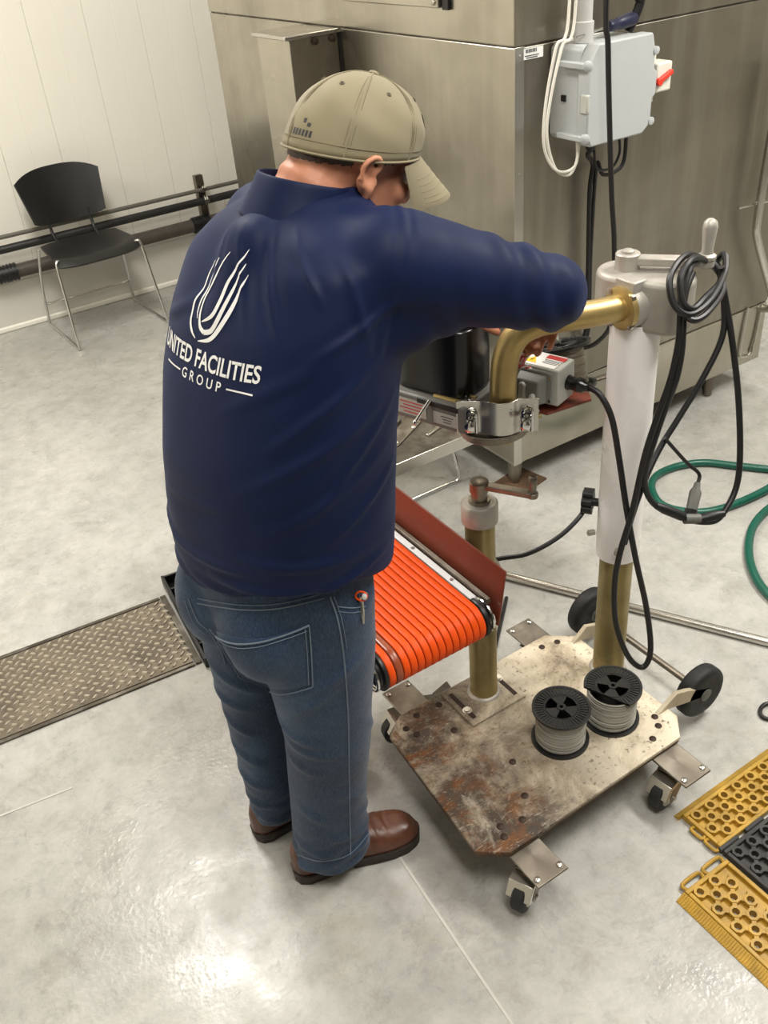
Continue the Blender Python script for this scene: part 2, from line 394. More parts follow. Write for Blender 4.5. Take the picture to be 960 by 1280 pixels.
# ------------------------------------------------------------------ wall pipes
px0, px1 = -0.6, 3.0
tag(MB().cyl((px0, 5.075, 0.50), (px1, 5.075, 0.495), 0.011, seg=14).build('conduit', 'grey_pipe'), 'thin grey conduit, topmost of the three pipes along white wall', 'pipe')
tag(MB().cyl((px0, 5.07, 0.44), (px1, 5.07, 0.435), 0.021, seg=18).build('wall_pipe', 'dark_pipe'), 'black pipe running along white wall between thin conduit and thick brown pipe', 'pipe')
tk = thing('insulated_pipe', 'thick brown pipe with black ribbed couplings, lowest along white wall', 'pipe', (1.3, 5.07, 0.31))
MB().cyl((px0, 5.07, 0.315), (px1, 5.07, 0.315), 0.036, seg=20).build('pipe_body', 'brown_pipe', tk)
for cx in (0.82, 1.93):
    prof = []
    for i in range(6): prof += [(i*0.018, 0.040), (i*0.018+0.009, 0.040), (i*0.018+0.009, 0.046), (i*0.018+0.018, 0.046)]
    MB().lathe((cx-0.054, 5.07, 0.315), (1, 0, 0), prof, 20).build('ribbed_coupling', 'black_plastic', tk)
st = thing('strut_bracket', 'galvanised steel strut bracket clamping the wall pipes', 'bracket', (1.98, 5.11, 0.27))
sm = MB(); sm.box((1.98, 5.12, 0.42), (0.045, 0.02, 0.30)); sm.box((1.96, 5.105, 0.42), (0.006, 0.03, 0.30)); sm.box((2.0, 5.105, 0.42), (0.006, 0.03, 0.30)); sm.build('channel', 'dull_steel', st)
for z, r in ((0.50, 0.016), (0.438, 0.026)):
    pts = [(1.98, 5.075 + r*math.cos(a), z + r*math.sin(a)) for a in np.linspace(-PI*0.0, 2*PI, 17)[:-1]]
    cm = MB(); cm.tube(pts, 0.004, 6, closed=True); cm.tube([(p[0]+0.012, p[1], p[2]) for p in pts], 0.004, 6, closed=True); cm.box((1.986, 5.075-r-0.004, z), (0.03, 0.008, 0.018)); cm.build('pipe_clamp', 'bolt_steel', st)

# ------------------------------------------------------------------ chair
def make_chair(label):
    r = thing('stacking_chair', label, 'chair', (0, 0, 0))
    # local: faces -Y, x across
    def sheet(fn, nu, nv, th):
        mb = MB(); top = [[fn(i/nu, j/nv) for i in range(nu+1)] for j in range(nv+1)]
        W = nu+1; vs = [p for row in top for p in row]; nn = []
        for j in range(nv+1):
            for i in range(nu+1):
                a = top[j][min(i+1, nu)] - top[j][max(i-1, 0)]; b = top[min(j+1, nv)][i] - top[max(j-1, 0)][i]; nn.append(a.cross(b).normalized())
        lo = [p - q*th for p, q in zip(vs, nn)]; N = len(vs); fs = []
        for j in range(nv):
            for i in range(nu):
                a = j*W+i; fs.append((a, a+1, a+W+1, a+W)); fs.append((N+a, N+a+W, N+a+W+1, N+a+1))
        bd = [i for i in range(W)] + [j*W+nu for j in range(1, nv+1)] + [nv*W+i for i in range(nu-1, -1, -1)] + [j*W for j in range(nv-1, 0, -1)]
        for k in range(len(bd)):
            a, b = bd[k], bd[(k+1) % len(bd)]; fs.append((a, N+a, N+b, b))
        return mb.add(vs + lo, fs)
    def seatf(u, v):
        x = (u-0.5); y = -0.20 + 0.37*v
        wd = 0.45*(1 - 0.10*v)
        e = (2*abs(x))**4; yy = y + 0.05*e*(1-v) - 0.03*e*v
        z = 0.445 - 0.035*max(0, (0.18-v)/0.18)**2 - 0.018*(1-(2*x)**2)*math.sin(PI*v) + 0.02*v*v*0
        return V(x*wd, yy, z)
    sheet(seatf, 16, 14, 0.012).build('seat', 'black_plastic', r)
    def backf(u, v):
        x = u-0.5; z = 0.52 + 0.27*v
        wd = 0.37 + 0.07*v
        z += -0.045*(2*abs(x))**3*v + 0.03*(2*abs(x))**4*(1-v)
        return V(x*wd, 0.20 + 0.06*v - 0.055*(2*x)**2 + 0.02, z)
    sheet(backf, 16, 10, 0.012).build('backrest', 'black_plastic', r)
    MB().tube([(-0.11, 0.215, 0.56), (-0.11, 0.19, 0.47), (-0.10, 0.12, 0.43)], 0.008, 8, smooth=4).build('back_support', 'black_plastic', r)
    MB().tube([(0.11, 0.215, 0.56), (0.11, 0.19, 0.47), (0.10, 0.12, 0.43)], 0.008, 8, smooth=4).build('back_support', 'black_plastic', r)
    for s in (-1, 1):
        pts = [(s*0.215, 0.15, 0.43), (s*0.235, 0.21, 0.24), (s*0.245, 0.24, 0.03), (s*0.245, 0.225, 0.008), (s*0.245, 0.10, 0.008), (s*0.245, -0.16, 0.008), (s*0.245, -0.215, 0.008), (s*0.245, -0.225, 0.03), (s*0.232, -0.185, 0.25), (s*0.222, -0.15, 0.42), (s*0.20, -0.12, 0.432), (s*0.19, 0.05, 0.425)]
        MB().tube(pts, 0.0075, 10, smooth=5).build('sled_leg', 'chrome', r)
    MB().tube([(-0.243, 0.228, 0.12), (0.243, 0.228, 0.12)], 0.0065, 8).build('stretcher', 'chrome', r)
    MB().tube([(-0.20, -0.10, 0.425), (0.20, -0.10, 0.425)], 0.0065, 8).build('seat_bar', 'chrome', r)
    return r
ch = make_chair('black plastic chair with chrome sled legs standing against the white wall')
ch.location = (1.205, 4.80, 0); ch.rotation_euler.z = rad(2)
c2 = copy_tree(ch); c2.location = (1.47, 2.575, 0); c2.rotation_euler.z = rad(90)
c2['label'] = 'chair mostly hidden behind the man, one chrome sled leg showing under steel table'
ch['group'] = c2['group'] = 'black stacking chairs'

# ------------------------------------------------------------------ stainless machine
mc = thing('stainless_machine', 'large brushed stainless steel machine cabinet on short round legs', 'machine', (2.45, 3.1, 0))
MB().box((2.45, 3.145, 1.16), (1.29, 2.0, 2.08)).build('cabinet_core', 'dark_steel', mc, smooth=False)
def panel(nm, x0, x1, y0, y1, z0, z1, mat='stainless', bev=0.003): return MB().box(((x0+x1)/2, (y0+y1)/2, (z0+z1)/2), (abs(x1-x0), abs(y1-y0), abs(z1-z0))).build(nm, mat, mc, bevel=bev)
panel('side_panel', 1.797, 1.807, 2.14, 4.15, 1.452, 2.2); panel('side_panel', 1.80, 1.81, 2.143, 4.15, 0.12, 1.448)
panel('front_panel', 1.797, 3.1, 2.137, 2.147, 1.452, 2.2, 'stainless_front_shaded'); panel('front_panel', 1.80, 3.1, 2.14, 2.15, 0.362, 1.447, 'stainless_front_shaded'); panel('skirt_panel', 1.80, 3.1, 2.139, 2.149, 0.115, 0.358)
panel('corner_angle', 1.7955, 1.83, 2.1355, 2.14, 0.115, 1.45, 'stainless_clean', 0.001)
panel('bottom_lip', 1.80, 1.84, 2.14, 4.15, 0.112, 0.125, 'stainless_clean', 0.002)
# box housing standing off the side panel
hs = panel('side_housing', 1.6, 1.80, 3.075, 3.31, 0.25, 1.435)
MB().box((1.695, 3.193, 1.442), (0.225, 0.255, 0.014)).build('housing_lid', 'stainless_clean', hs, bevel=0.003)
for yy, xx in ((3.07, 1.70), (3.07, 1.77)): MB().lathe((xx, yy+0.004, 1.42), (0, -1, 0), [(0, 0.012), (0.006, 0.012), (0.009, 0.008)], 12).build('screw', 'brown_bolt', hs)
panel('gap_strip', 1.794, 1.80, 3.066, 3.073, 0.3, 1.44, 'black_plastic', 0)
# access hatch high on the side panel
ht = panel('access_hatch', 1.775, 1.797, 2.455, 2.99, 1.535, 2.0)
MB().lathe((1.775, 2.475, 1.55), (-1, 0, 0), [(0, 0.009), (0.005, 0.008), (0.007, 0.004)], 10).build('screw', 'bolt_steel', ht)
panel('hatch_stop', 1.785, 1.797, 2.42, 2.45, 1.53, 1.56, 'black_plastic', 0.002)
for z in (1.43, 1.115, 0.8, 0.5): MB().lathe((1.812, 2.1355, z), (0, -1, 0), [(0, 0.004), (0.002, 0.003)], 8).build('rivet', 'chrome', mc)
for lx, ly in ((1.845, 2.19), (2.87, 2.19), (1.845, 4.05), (2.87, 4.05)):
    MB().lathe((lx, ly, 0.0), (0, 0, 1), [(0.009, 0.019), (0.03, 0.019), (0.032, 0.024), (0.115, 0.026)], 18).build('leg', 'dull_steel', mc)
tagp = MB().box((1.861, 2.1345, 1.430), (0.070, 0.001, 0.028)).build('asset_label', 'paper_white', mc, smooth=False)
for k in range(9): MB().box((1.835+0.0045*k, 2.1335, 1.437), (0.0016 if k % 3 else 0.003, 0.001, 0.009)).build('print_bar', 'print_dark', tagp, smooth=False)
for k, (wd, zz) in enumerate(((0.05, 1.425), (0.04, 1.420))): MB().box((1.855, 2.1335, zz), (wd, 0.001, 0.002)).build('print_line', 'print_dark', tagp, smooth=False)
# bent pipe and slot guard at the far end of the front
MB().tube([(2.905, 2.085, 1.25), (2.89, 2.085, 0.98), (2.885, 2.085, 0.75), (2.905, 2.085, 0.66), (3.03, 2.085, 0.44), (3.06, 2.085, 0.36), (3.06, 2.14, 0.34)], 0.015, 12, smooth=6).build('drain_pipe', 'stainless_clean', mc)
MB().cyl((2.80, 2.11, 0.80), (2.95, 2.085, 0.80), 0.006, seg=8).build('pipe_support', 'chrome', mc)
MB().tube([(2.975, 2.132, 0.37), (2.965, 2.132, 0.19), (2.99, 2.132, 0.155), (3.04, 2.132, 0.17), (3.06, 2.132, 0.36)], 0.005, 8, smooth=5).build('slot_rim', 'stainless_clean', mc)
tag(MB().box((1.86, 2.18, 0.0045), (0.15, 0.13, 0.007), Rz(0.2)).build('shim_board', 'rust_edge', bevel=0.001), 'small rusty brown board under the machine foot', 'board')

# ------------------------------------------------------------------ electrical box
eb = thing('junction_box', 'light grey plastic electrical enclosure mounted on the stainless machine', 'electrical box', (2.03, 2.07, 1.32))
def octa(x0, x1, z0, z1, ch): return [(x0+ch, z0), (x1-ch, z0), (x1, z0+ch), (x1, z1-ch), (x1-ch, z1), (x0+ch, z1), (x0, z1-ch), (x0, z0+ch)]
def plateY(poly, y0, y1): return MB().prism_t(poly, (0, y0, 0), (1, 0, 0), (0, 0, 1), (0, 1, 0), y1-y0)
plateY(octa(1.925, 2.165, 1.195, 1.445, 0.012), 2.015, 2.136).build('box_body', 'panel_grey', eb, bevel=0.004)
lid = plateY([(1.93, 1.19), (2.135, 1.19), (2.165, 1.215), (2.165, 1.28), (2.178, 1.29), (2.178, 1.35), (2.165, 1.36), (2.165, 1.405), (2.15, 1.452), (1.945, 1.452), (1.915, 1.405), (1.915, 1.23)], 1.97, 2.014).build('box_lid', 'panel_grey', eb, bevel=0.005)
for z in (1.40, 1.215):
    MB().box((1.925, 2.03, z), (0.045, 0.10, 0.016)).build('hinge_rib', 'panel_grey', eb, bevel=0.003)
    MB().lathe((1.918, 1.982, z), (-0.5, -1, 0), [(0, 0.014), (0.010, 0.014), (0.014, 0.009)], 14).build('lid_screw', 'panel_grey', lid)
for x, z in ((2.165, 1.405), (2.166, 1.22)): MB().lathe((x, 1.975, z), (0, -1, 0), [(0, 0.011), (0.008, 0.011), (0.010, 0.006)], 14).build('lid_screw', 'panel_grey', lid)
MB().box((1.916, 1.983, 1.305), (0.012, 0.030, 0.05)).build('latch_tab', 'control_grey', lid, bevel=0.004)
MB().box((1.922, 2.075, 1.31), (0.008, 0.014, 0.016)).build('knockout', 'black_plastic', eb, smooth=False)
MB().lathe((2.03, 2.07, 1.196), (0, 0, -1), [(0, 0.020), (0.012, 0.020), (0.014, 0.016), (0.04, 0.015), (0.05, 0.008)], 16).build('cable_gland', 'black_plastic', eb)
MB().lathe((2.135, 2.06, 1.196), (0, 0, -1), [(0, 0.014), (0.01, 0.014), (0.03, 0.010)], 16).build('cable_gland', 'black_plastic', eb)
dsw = thing('disconnect_switch', 'cream isolator switch with red lever beside the grey electrical box', 'switch', (2.303, 2.1, 1.298))
MB().box((2.303, 2.126, 1.303), (0.05, 0.022, 0.15)).build('mount_plate', 'switch_cream', dsw, bevel=0.003)
MB().box((2.303, 2.085, 1.308), (0.062, 0.06, 0.082)).build('switch_body', 'switch_cream', dsw, bevel=0.006)
lv = MB().box((2.296, 2.048, 1.310), (0.062, 0.014, 0.013), Matrix.Rotation(rad(-22), 3, 'Y')); lv.cyl((2.274, 2.054, 1.299), (2.274, 2.041, 1.299), 0.011, seg=14); lv.build('red_lever', 'switch_red', dsw, bevel=0.002)
for z in (1.380, 1.256): MB().lathe((2.31, 2.115, z-0.012), (0, -1, 0), [(0, 0.005), (0.003, 0.004)], 10).build('screw', 'bolt_steel', dsw)
cp = thing('pvc_conduit', 'pale grey plastic conduit rising from the top of electrical box', 'conduit', (1.975, 2.06, 1.45))
MB().cyl((1.975, 2.06, 1.452), (1.975, 2.06, 2.3), 0.022, seg=18).build('pipe', 'pvc_grey', cp)
MB().lathe((1.975, 2.06, 1.446), (0, 0, 1), [(0, 0.027), (0.05, 0.027), (0.053, 0.022)], 18).build('coupling', 'pvc_grey', cp)
sd = thing('screwdriver', 'screwdriver with blue handle lying on top of electrical box', 'screwdriver', (2.06, 2.05, 1.47))
MB().lathe((2.055, 2.05, 1.473), (1, 0.1, 0.06), [(0, 0.006), (0.004, 0.013), (0.02, 0.016), (0.03, 0.012), (0.045, 0.017), (0.09, 0.019), (0.11, 0.017), (0.118, 0.008)], 14).build('grip', 'blue_grip', sd)
MB().cyl((1.93, 2.038, 1.465), (2.056, 2.05, 1.473), 0.003, seg=8).build('shaft', 'chrome', sd)

# ------------------------------------------------------------------ cables by the machine
def cable(name, pts, r, mat, label, k=8, seg=8):
    return tag(MB().tube(pts, r, seg, smooth=k).build(name, mat), label, 'cable')
cable('cable', [(1.882, 2.05, 2.3), (1.882, 2.02, 1.559), (1.839, 2.02, 1.453), (1.807, 2.02, 1.32), (1.803, 2.02, 1.217), (1.835, 2.02, 1.151), (1.881, 2.02, 1.126), (1.926, 2.02, 1.139), (1.945, 2.03, 1.20)], 0.0042, 'cable_white', 'thin white cable, the outer of two looping beside electrical box')
cable('cable', [(1.914, 2.05, 2.3), (1.914, 2.03, 1.555), (1.868, 2.03, 1.448), (1.83, 2.03, 1.315), (1.824, 2.03, 1.223), (1.859, 2.03, 1.136), (1.912, 2.03, 1.111), (1.948, 2.04, 1.144), (1.955, 2.05, 1.20)], 0.0042, 'cable_white', 'thin white cable, the inner of two looping beside electrical box')
cable('cable', [(1.885, 1.9, 2.9), (1.891, 1.9, 1.666), (1.909, 1.9, 1.451), (1.931, 1.9, 1.252), (1.956, 1.9, 1.054), (1.978, 1.9, 0.909), (2.009, 1.92, 0.675), (2.03, 2.0, 0.56), (2.04, 2.10, 0.50), (2.04, 2.138, 0.49)], 0.0075, 'cord_black', 'long black cable hanging straight down in front of electrical box')
cable('cable', [(2.16, 2.06, 2.3), (2.174, 2.06, 1.601), (2.186, 2.06, 1.522), (2.155, 2.07, 1.448)], 0.013, 'cord_black', 'thick black cable entering electrical box from above')
cable('cable', [(2.03, 2.07, 1.15), (2.04, 2.09, 1.13), (2.072, 2.1, 1.095), (2.064, 2.1, 1.014), (2.072, 2.1, 0.784), (2.078, 2.1, 0.58), (2.08, 2.12, 0.51), (2.08, 2.139, 0.50)], 0.0075, 'cord_black', 'black cable, the left of a pair down the machine front')
cable('cable', [(2.184, 2.08, 1.19), (2.183, 2.08, 1.09), (2.145, 2.08, 1.062), (2.10, 2.085, 1.064), (2.085, 2.095, 1.1), (2.088, 2.105, 1.0), (2.092, 2.11, 0.784), (2.10, 2.11, 0.58), (2.105, 2.125, 0.51), (2.105, 2.139, 0.50)], 0.006, 'cord_black', 'black cable looping under electrical box then down the machine front')
cable('cable', [(2.135, 2.06, 1.17), (2.14, 2.06, 1.12), (2.11, 2.06, 1.085), (2.05, 2.06, 1.095), (2.035, 2.06, 1.15)], 0.004, 'cord_black', 'short black wire looped between two glands under electrical box')

# ------------------------------------------------------------------ steel table behind the sealer
tb = thing('steel_table', 'low stainless steel work table partly hidden behind the man', 'table', (1.15, 2.09, 0))
MB().box((1.175, 2.09, 0.4975), (0.65, 0.42, 0.005)).build('table_top', 'dark_steel', tb, smooth=False)
for a, b in (((1.175, 1.878, 0.486), (0.656, 0.006, 0.040)), ((1.175, 2.302, 0.486), (0.656, 0.006, 0.040)), ((1.50, 2.09, 0.486), (0.006, 0.42, 0.040)), ((0.85, 2.09, 0.486), (0.006, 0.42, 0.040))): MB().box(a, b).build('edge_lip', 'stainless_clean', tb, bevel=0.0015)
MB().cyl((0.97, 2.09, 0.012), (0.97, 2.09, 0.495), 0.03, seg=18).build('pedestal', 'dull_steel', tb)
MB().box((0.97, 2.09, 0.008), (0.36, 0.34, 0.014)).build('foot_plate', 'dull_steel', tb, bevel=0.002)
bk = MB().box((1.27, 2.02, 0.503), (0.16, 0.05, 0.005), Rz(0.5)); bk.box((1.25, 2.05, 0.506), (0.12, 0.006, 0.012), Rz(0.5)); bk.build('top_bracket', 'dull_steel', tb, bevel=0.001)
MB().box((1.36, 1.97, 0.504), (0.10, 0.012, 0.006), Rz(0.3)).build('top_rail', 'bolt_steel', tb, bevel=0.001)
for x, y in ((1.33, 2.12), (1.31, 2.02), (1.22, 1.98), (1.38, 2.10)): MB().lathe((x, y, 0.5), (0, 0, 1), [(0, 0.008), (0.006, 0.008), (0.009, 0.004)], 10).build('bolt', 'bolt_steel', tb)

# ------------------------------------------------------------------ floor: diamond plate cover and drain grate
dp = thing('trench_cover', 'long diamond tread steel floor plate set in the concrete', 'floor plate', (-0.4, 2.25, 0))
RZ = Rz(rad(-5)); dc = V(-0.45, 2.30, 0)
def dpt(x, y, z=0): return dc + RZ @ V(x, y, z)
MB().box(dpt(-0.005, 0, 0.003), (1.95, 0.335, 0.006), RZ).build('plate', 'tread_plate', dp, bevel=0.001)
for sy in (-1, 1): MB().box(dpt(-0.005, sy*0.178, 0.003), (1.95, 0.012, 0.007), RZ).build('edge_frame', 'dark_steel', dp, bevel=0.001)
MB().box(dpt(0.982, 0, 0.004), (0.018, 0.365, 0.008), RZ).build('edge_frame', 'dark_steel', dp, bevel=0.001)
tm = MB(); pitch = 0.034
loz = [(-0.0145, 0), (-0.008, -0.0040), (0.008, -0.0040), (0.0145, 0), (0.008, 0.0040), (-0.008, 0.0040)]
for i in range(-29, 29):
    for j in range(-6, 6):
        for q in (0, 1):
            cx = (i + 0.5*q)*pitch; cy = (j + 0.5 + 0.5*q)*pitch
            if abs(cy) > 0.155: continue
            a = rad(40) if (q == 0) else rad(-40)
            b6 = [dpt(cx + x*math.cos(a) - y*math.sin(a), cy + x*math.sin(a) + y*math.cos(a), 0.0058) for x, y in loz]
            t6 = [dpt(cx + 0.62*(x*math.cos(a) - y*math.sin(a)), cy + 0.62*(x*math.sin(a) + y*math.cos(a)), 0.0095) for x, y in loz]
            tm.add(b6 + t6, [tuple(range(6, 12))] + [(k, (k+1) % 6, 6+(k+1) % 6, 6+k) for k in range(6)])
tr = tm.build('tread_pattern', 'tread_bump', dp, fix=False); tr['kind'] = 'stuff'
dg = thing('drain_grate', 'black plastic drain grate frame lying at the end of tread plate', 'drain grate', (0.59, 2.23, 0))
gc = V(0.60, 2.225, 0); GR = Rz(rad(-6))
def gp(x, y, z): return gc + GR @ V(x, y, z)
for sx in (-0.05, 0.085): MB().box(gp(sx, 0, 0.02), (0.010, 0.46, 0.034), GR).build('side_rail', 'black_plastic', dg, bevel=0.002)
for k in range(7): MB().box(gp(0.0175, -0.226 + k*0.0753, 0.019), (0.125, 0.008, 0.030), GR).build('cross_bar', 'black_plastic', dg, bevel=0.0015)
MB().box(gp(0.03, 0, 0.018), (0.006, 0.45, 0.028), GR).build('centre_bar', 'black_plastic', dg, bevel=0.001)
MB().box(gp(0.0175, 0, 0.003), (0.13, 0.45, 0.004), GR).build('base_tray', 'black_gloss', dg, smooth=False)

# ------------------------------------------------------------------ mats
def mat_tile(name, label, x0, x1, y0, y1, mat, edge=None):
    r = thing(name, label, 'floor mat', ((x0+x1)/2, (y0+y1)/2, 0), 'interlocking floor mat tiles')
    m = MB(); wb = MB(); ax0, ax1, ay0, ay1 = x0+0.009, x1-0.009, y0+0.009, y1-0.009
    nr = max(2, round((ay1-ay0)/0.025)); py = (ay1-ay0)/nr; px = 0.0465; zw = 0.007
    def ring(c, ro, ri, z0, z1, n, a0):
        vs = []; fs = []
        for rr, zz, q in ((ro, z0, n), (ro*0.93, z1, n), (ri, z1, n), (ri, z0, n)):
            for k in range(n):
                t = a0 + 2*PI*k/n; vs.append(V(c[0] + rr*math.cos(t), c[1] + rr*math.sin(t), zz))
        for q in range(3):
            for k in range(n): fs.append((q*n+k, q*n+(k+1) % n, (q+1)*n+(k+1) % n, (q+1)*n+k))
        m.add(vs, fs)
    def sheet(xa, xb, ya_, yb_):
        if xb-xa > 1e-4: wb.add([V(xa, ya_, zw), V(xb, ya_, zw), V(xb, yb_, zw), V(xa, yb_, zw)], [(0, 1, 2, 3)])
    for j in range(nr):
        cy = ay0 + (j+0.5)*py; cx = ax0 + (0.0155 if j % 2 else 0.0155+px/2); sheet(ax0, max(ax0, cx-px/2), cy-py/2, cy+py/2); e = ax0
        while cx <= ax1 - 0.0150:
            ring((cx, cy), 0.0156, 0.0084, 0.0, 0.0185, 8, PI/8)
            l_, r_ = max(-px/2, ax0-cx), min(px/2, ax1-cx)
            o4 = [(l_, -py/2), (0, -py/2), (r_, -py/2), (r_, 0), (r_, py/2), (0, py/2), (l_, py/2), (l_, 0)]
            i8 = [(0.0095*math.cos(rad(225+45*k)), 0.0095*math.sin(rad(225+45*k))) for k in range(8)]
            wb.add([V(cx+a, cy+b, zw) for a, b in o4] + [V(cx+a, cy+b, zw) for a, b in i8], [(k, (k+1) % 8, 8+(k+1) % 8, 8+k) for k in range(8)])
            if j < nr-1:
                for sg in (-1, 1):
                    mx, my = cx + sg*px/4, cy + py/2
                    if ax0+0.008 < mx < ax1-0.008: m.box((mx, my, 0.0125), (0.010, 0.0095, 0.009), Rz(math.atan2(py, sg*px/2)))
            cx += px
        sheet(min(ax1, cx-px/2), ax1, cy-py/2, cy+py/2)
    m.build('lattice', mat, r, fix=False, angle=30)
    wb.build('web', mat, r, fix=False, smooth=False)
    for a, b in ((((x0+x1)/2, y0+0.005, 0.0085), (x1-x0, 0.010, 0.017)), (((x0+x1)/2, y1-0.005, 0.0085), (x1-x0, 0.010, 0.017)), ((x0+0.005, (y0+y1)/2, 0.0085), (0.010, y1-y0-0.02, 0.017)), ((x1-0.005, (y0+y1)/2, 0.0085), (0.010, y1-y0-0.02, 0.017))):
        MB().box(a, b).build('rim', mat, r, bevel=0.002)
    return r
ya = mat_tile('mat_border_tile', 'yellow perforated mat edging tile nearest the cart caster', 1.21, 1.66, 0.728, 0.836, 'mat_yellow')
MB().add([V(1.20, 0.837, 0.014), V(1.66, 0.837, 0.014), V(1.66, 0.852, 0.002), V(1.20, 0.852, 0.002), V(1.20, 0.837, 0), V(1.66, 0.837, 0), V(1.66, 0.852, 0), V(1.20, 0.852, 0)], [(0,1,2,3),(7,6,5,4),(0,4,5,1),(1,5,6,2),(2,6,7,3),(3,7,4,0)]).build('ramp_edge', 'mat_yellow', ya, smooth=False)
yb = mat_tile('mat_border_tile', 'yellow perforated mat edging tile with ribbed ramp at lower right', 1.064, 1.197, 0.24, 0.70, 'mat_yellow')
rb = MB().add([V(1.063, 0.24, 0.014), V(1.063, 0.70, 0.014), V(1.040, 0.70, 0.002), V(1.040, 0.24, 0.002), V(1.063, 0.24, 0), V(1.063, 0.70, 0), V(1.040, 0.70, 0), V(1.040, 0.24, 0)], [(0,1,2,3),(7,6,5,4),(0,4,5,1),(1,5,6,2),(2,6,7,3),(3,7,4,0)]).build('ramp_edge', 'mat_yellow', yb, smooth=False)
rm = MB()
for k in range(75): rm.box((1.0515, 0.245+k*0.0061, 0.009), (0.022, 0.003, 0.002), Matrix.Rotation(rad(-27), 3, 'Y'))
rm.build('ramp_ribs', 'mat_yellow', rb, fix=False, smooth=False)['kind'] = 'stuff'
mk = mat_tile('mat_tile', 'black perforated floor mat tile between the yellow edging tiles', 1.207, 1.66, 0.24, 0.718, 'mat_black')
for r_, pts in ((yb, [((1.10, 0.708), 0.05), ((1.165, 0.708), 0.05)]),):
    for (x, y), w_ in pts: MB().tube([(x-w_/2, 0.700, 0.009), (x-w_/2, 0.716, 0.009), (x+w_/2, 0.716, 0.009), (x+w_/2, 0.700, 0.009)], 0.0045, 8, smooth=3).build('connector_loop', 'mat_yellow', r_)
for y in (0.745, 0.785): MB().tube([(1.21, y-0.015, 0.008), (1.199, y-0.015, 0.008), (1.199, y+0.015, 0.008), (1.21, y+0.015, 0.008)], 0.004, 8, smooth=3).build('connector_loop', 'mat_yellow', ya)
for x in (1.235, 1.32): MB().box((x, 0.725, 0.0095), (0.06, 0.012, 0.013)).build('connector_block', 'mat_black', mk, bevel=0.003)

# ------------------------------------------------------------------ loose floor items
tag(MB().cyl((1.33, 2.02, 0.013), (1.90, 0.975, 0.013), 0.0125, seg=16).build('steel_pipe', 'stainless_clean'), 'long thin stainless pipe lying on the floor behind the cart', 'pipe')
tag(MB().tube([(2.9, 1.30, 0.014), (2.80, 1.44, 0.014), (2.629, 1.60, 0.014), (2.572, 1.661, 0.014), (2.506, 1.747, 0.014), (2.438, 1.834, 0.014), (2.343, 1.879, 0.014), (2.241, 1.88, 0.014), (2.165, 1.828, 0.014), (2.122, 1.733, 0.014), (2.174, 1.64, 0.014), (2.28, 1.595, 0.014), (2.462, 1.576, 0.02), (2.60, 1.585, 0.042), (2.72, 1.56, 0.042), (2.80, 1.46, 0.042), (2.72, 1.40, 0.014), (2.551, 1.515-0.03, 0.014), (2.401, 1.505, 0.014), (2.263, 1.474, 0.014), (2.145, 1.402, 0.014), (2.058, 1.314, 0.014), (2.007, 1.222, 0.014), (1.985, 1.092, 0.014), (2.02, 0.95, 0.014)], 0.0135, 12, smooth=8).build('garden_hose', 'hose_green'), 'dark green hose coiled on the floor at the right', 'hose')
tag(MB().tube([(1.80, 0.84, 0.006), (1.70, 0.905, 0.006), (1.656, 0.945, 0.006), (1.622, 0.944, 0.006), (1.606, 0.92, 0.006), (1.643, 0.88, 0.006), (1.74, 0.80, 0.006)], 0.0055, 8, smooth=6).build('floor_cable', 'cord_black'), 'loop of black cable on the floor at the right edge', 'cable')
# ------------------------------------------------------------------ lift stand on casters
ct = thing('lift_stand', 'rusty steel plate cart carrying two lift posts and a brass coloured arm', 'equipment stand', (1.03, 1.16, 0))
PZ = 0.14
octp = [(0.800, 1.390), (0.745, 1.350), (0.713, 0.972), (0.772, 0.927), (1.290, 0.931), (1.334, 0.980), (1.342, 1.337), (1.276, 1.391)]
plate = MB().prism(octp, PZ-0.010, PZ).build('base_plate', 'rusty_plate', ct, bevel=0.0015)
sk = MB().prism([(x + (1.03-x)*0.006, y + (1.16-y)*0.006) for x, y in octp], PZ-0.018, PZ-0.010).build('plate_stiffener', 'rust_edge', plate, smooth=False)
for x, y in ((0.79, 1.345), (0.835, 1.365), (0.80, 1.315), (0.90, 1.36), (0.795, 0.99), (0.785, 0.965), (0.845, 0.975), (0.89, 1.02), (1.235, 0.965), (1.275, 0.985), (1.29, 1.01), (1.285, 1.35), (1.24, 1.36), (0.93, 1.11), (0.88, 1.27)):
    MB().lathe((x, y, PZ-0.001), (0, 0, 1), [(0, 0.0085), (0.0025, 0.0085), (0.004, 0.005)], 10).build('rivet', 'brown_bolt', plate)
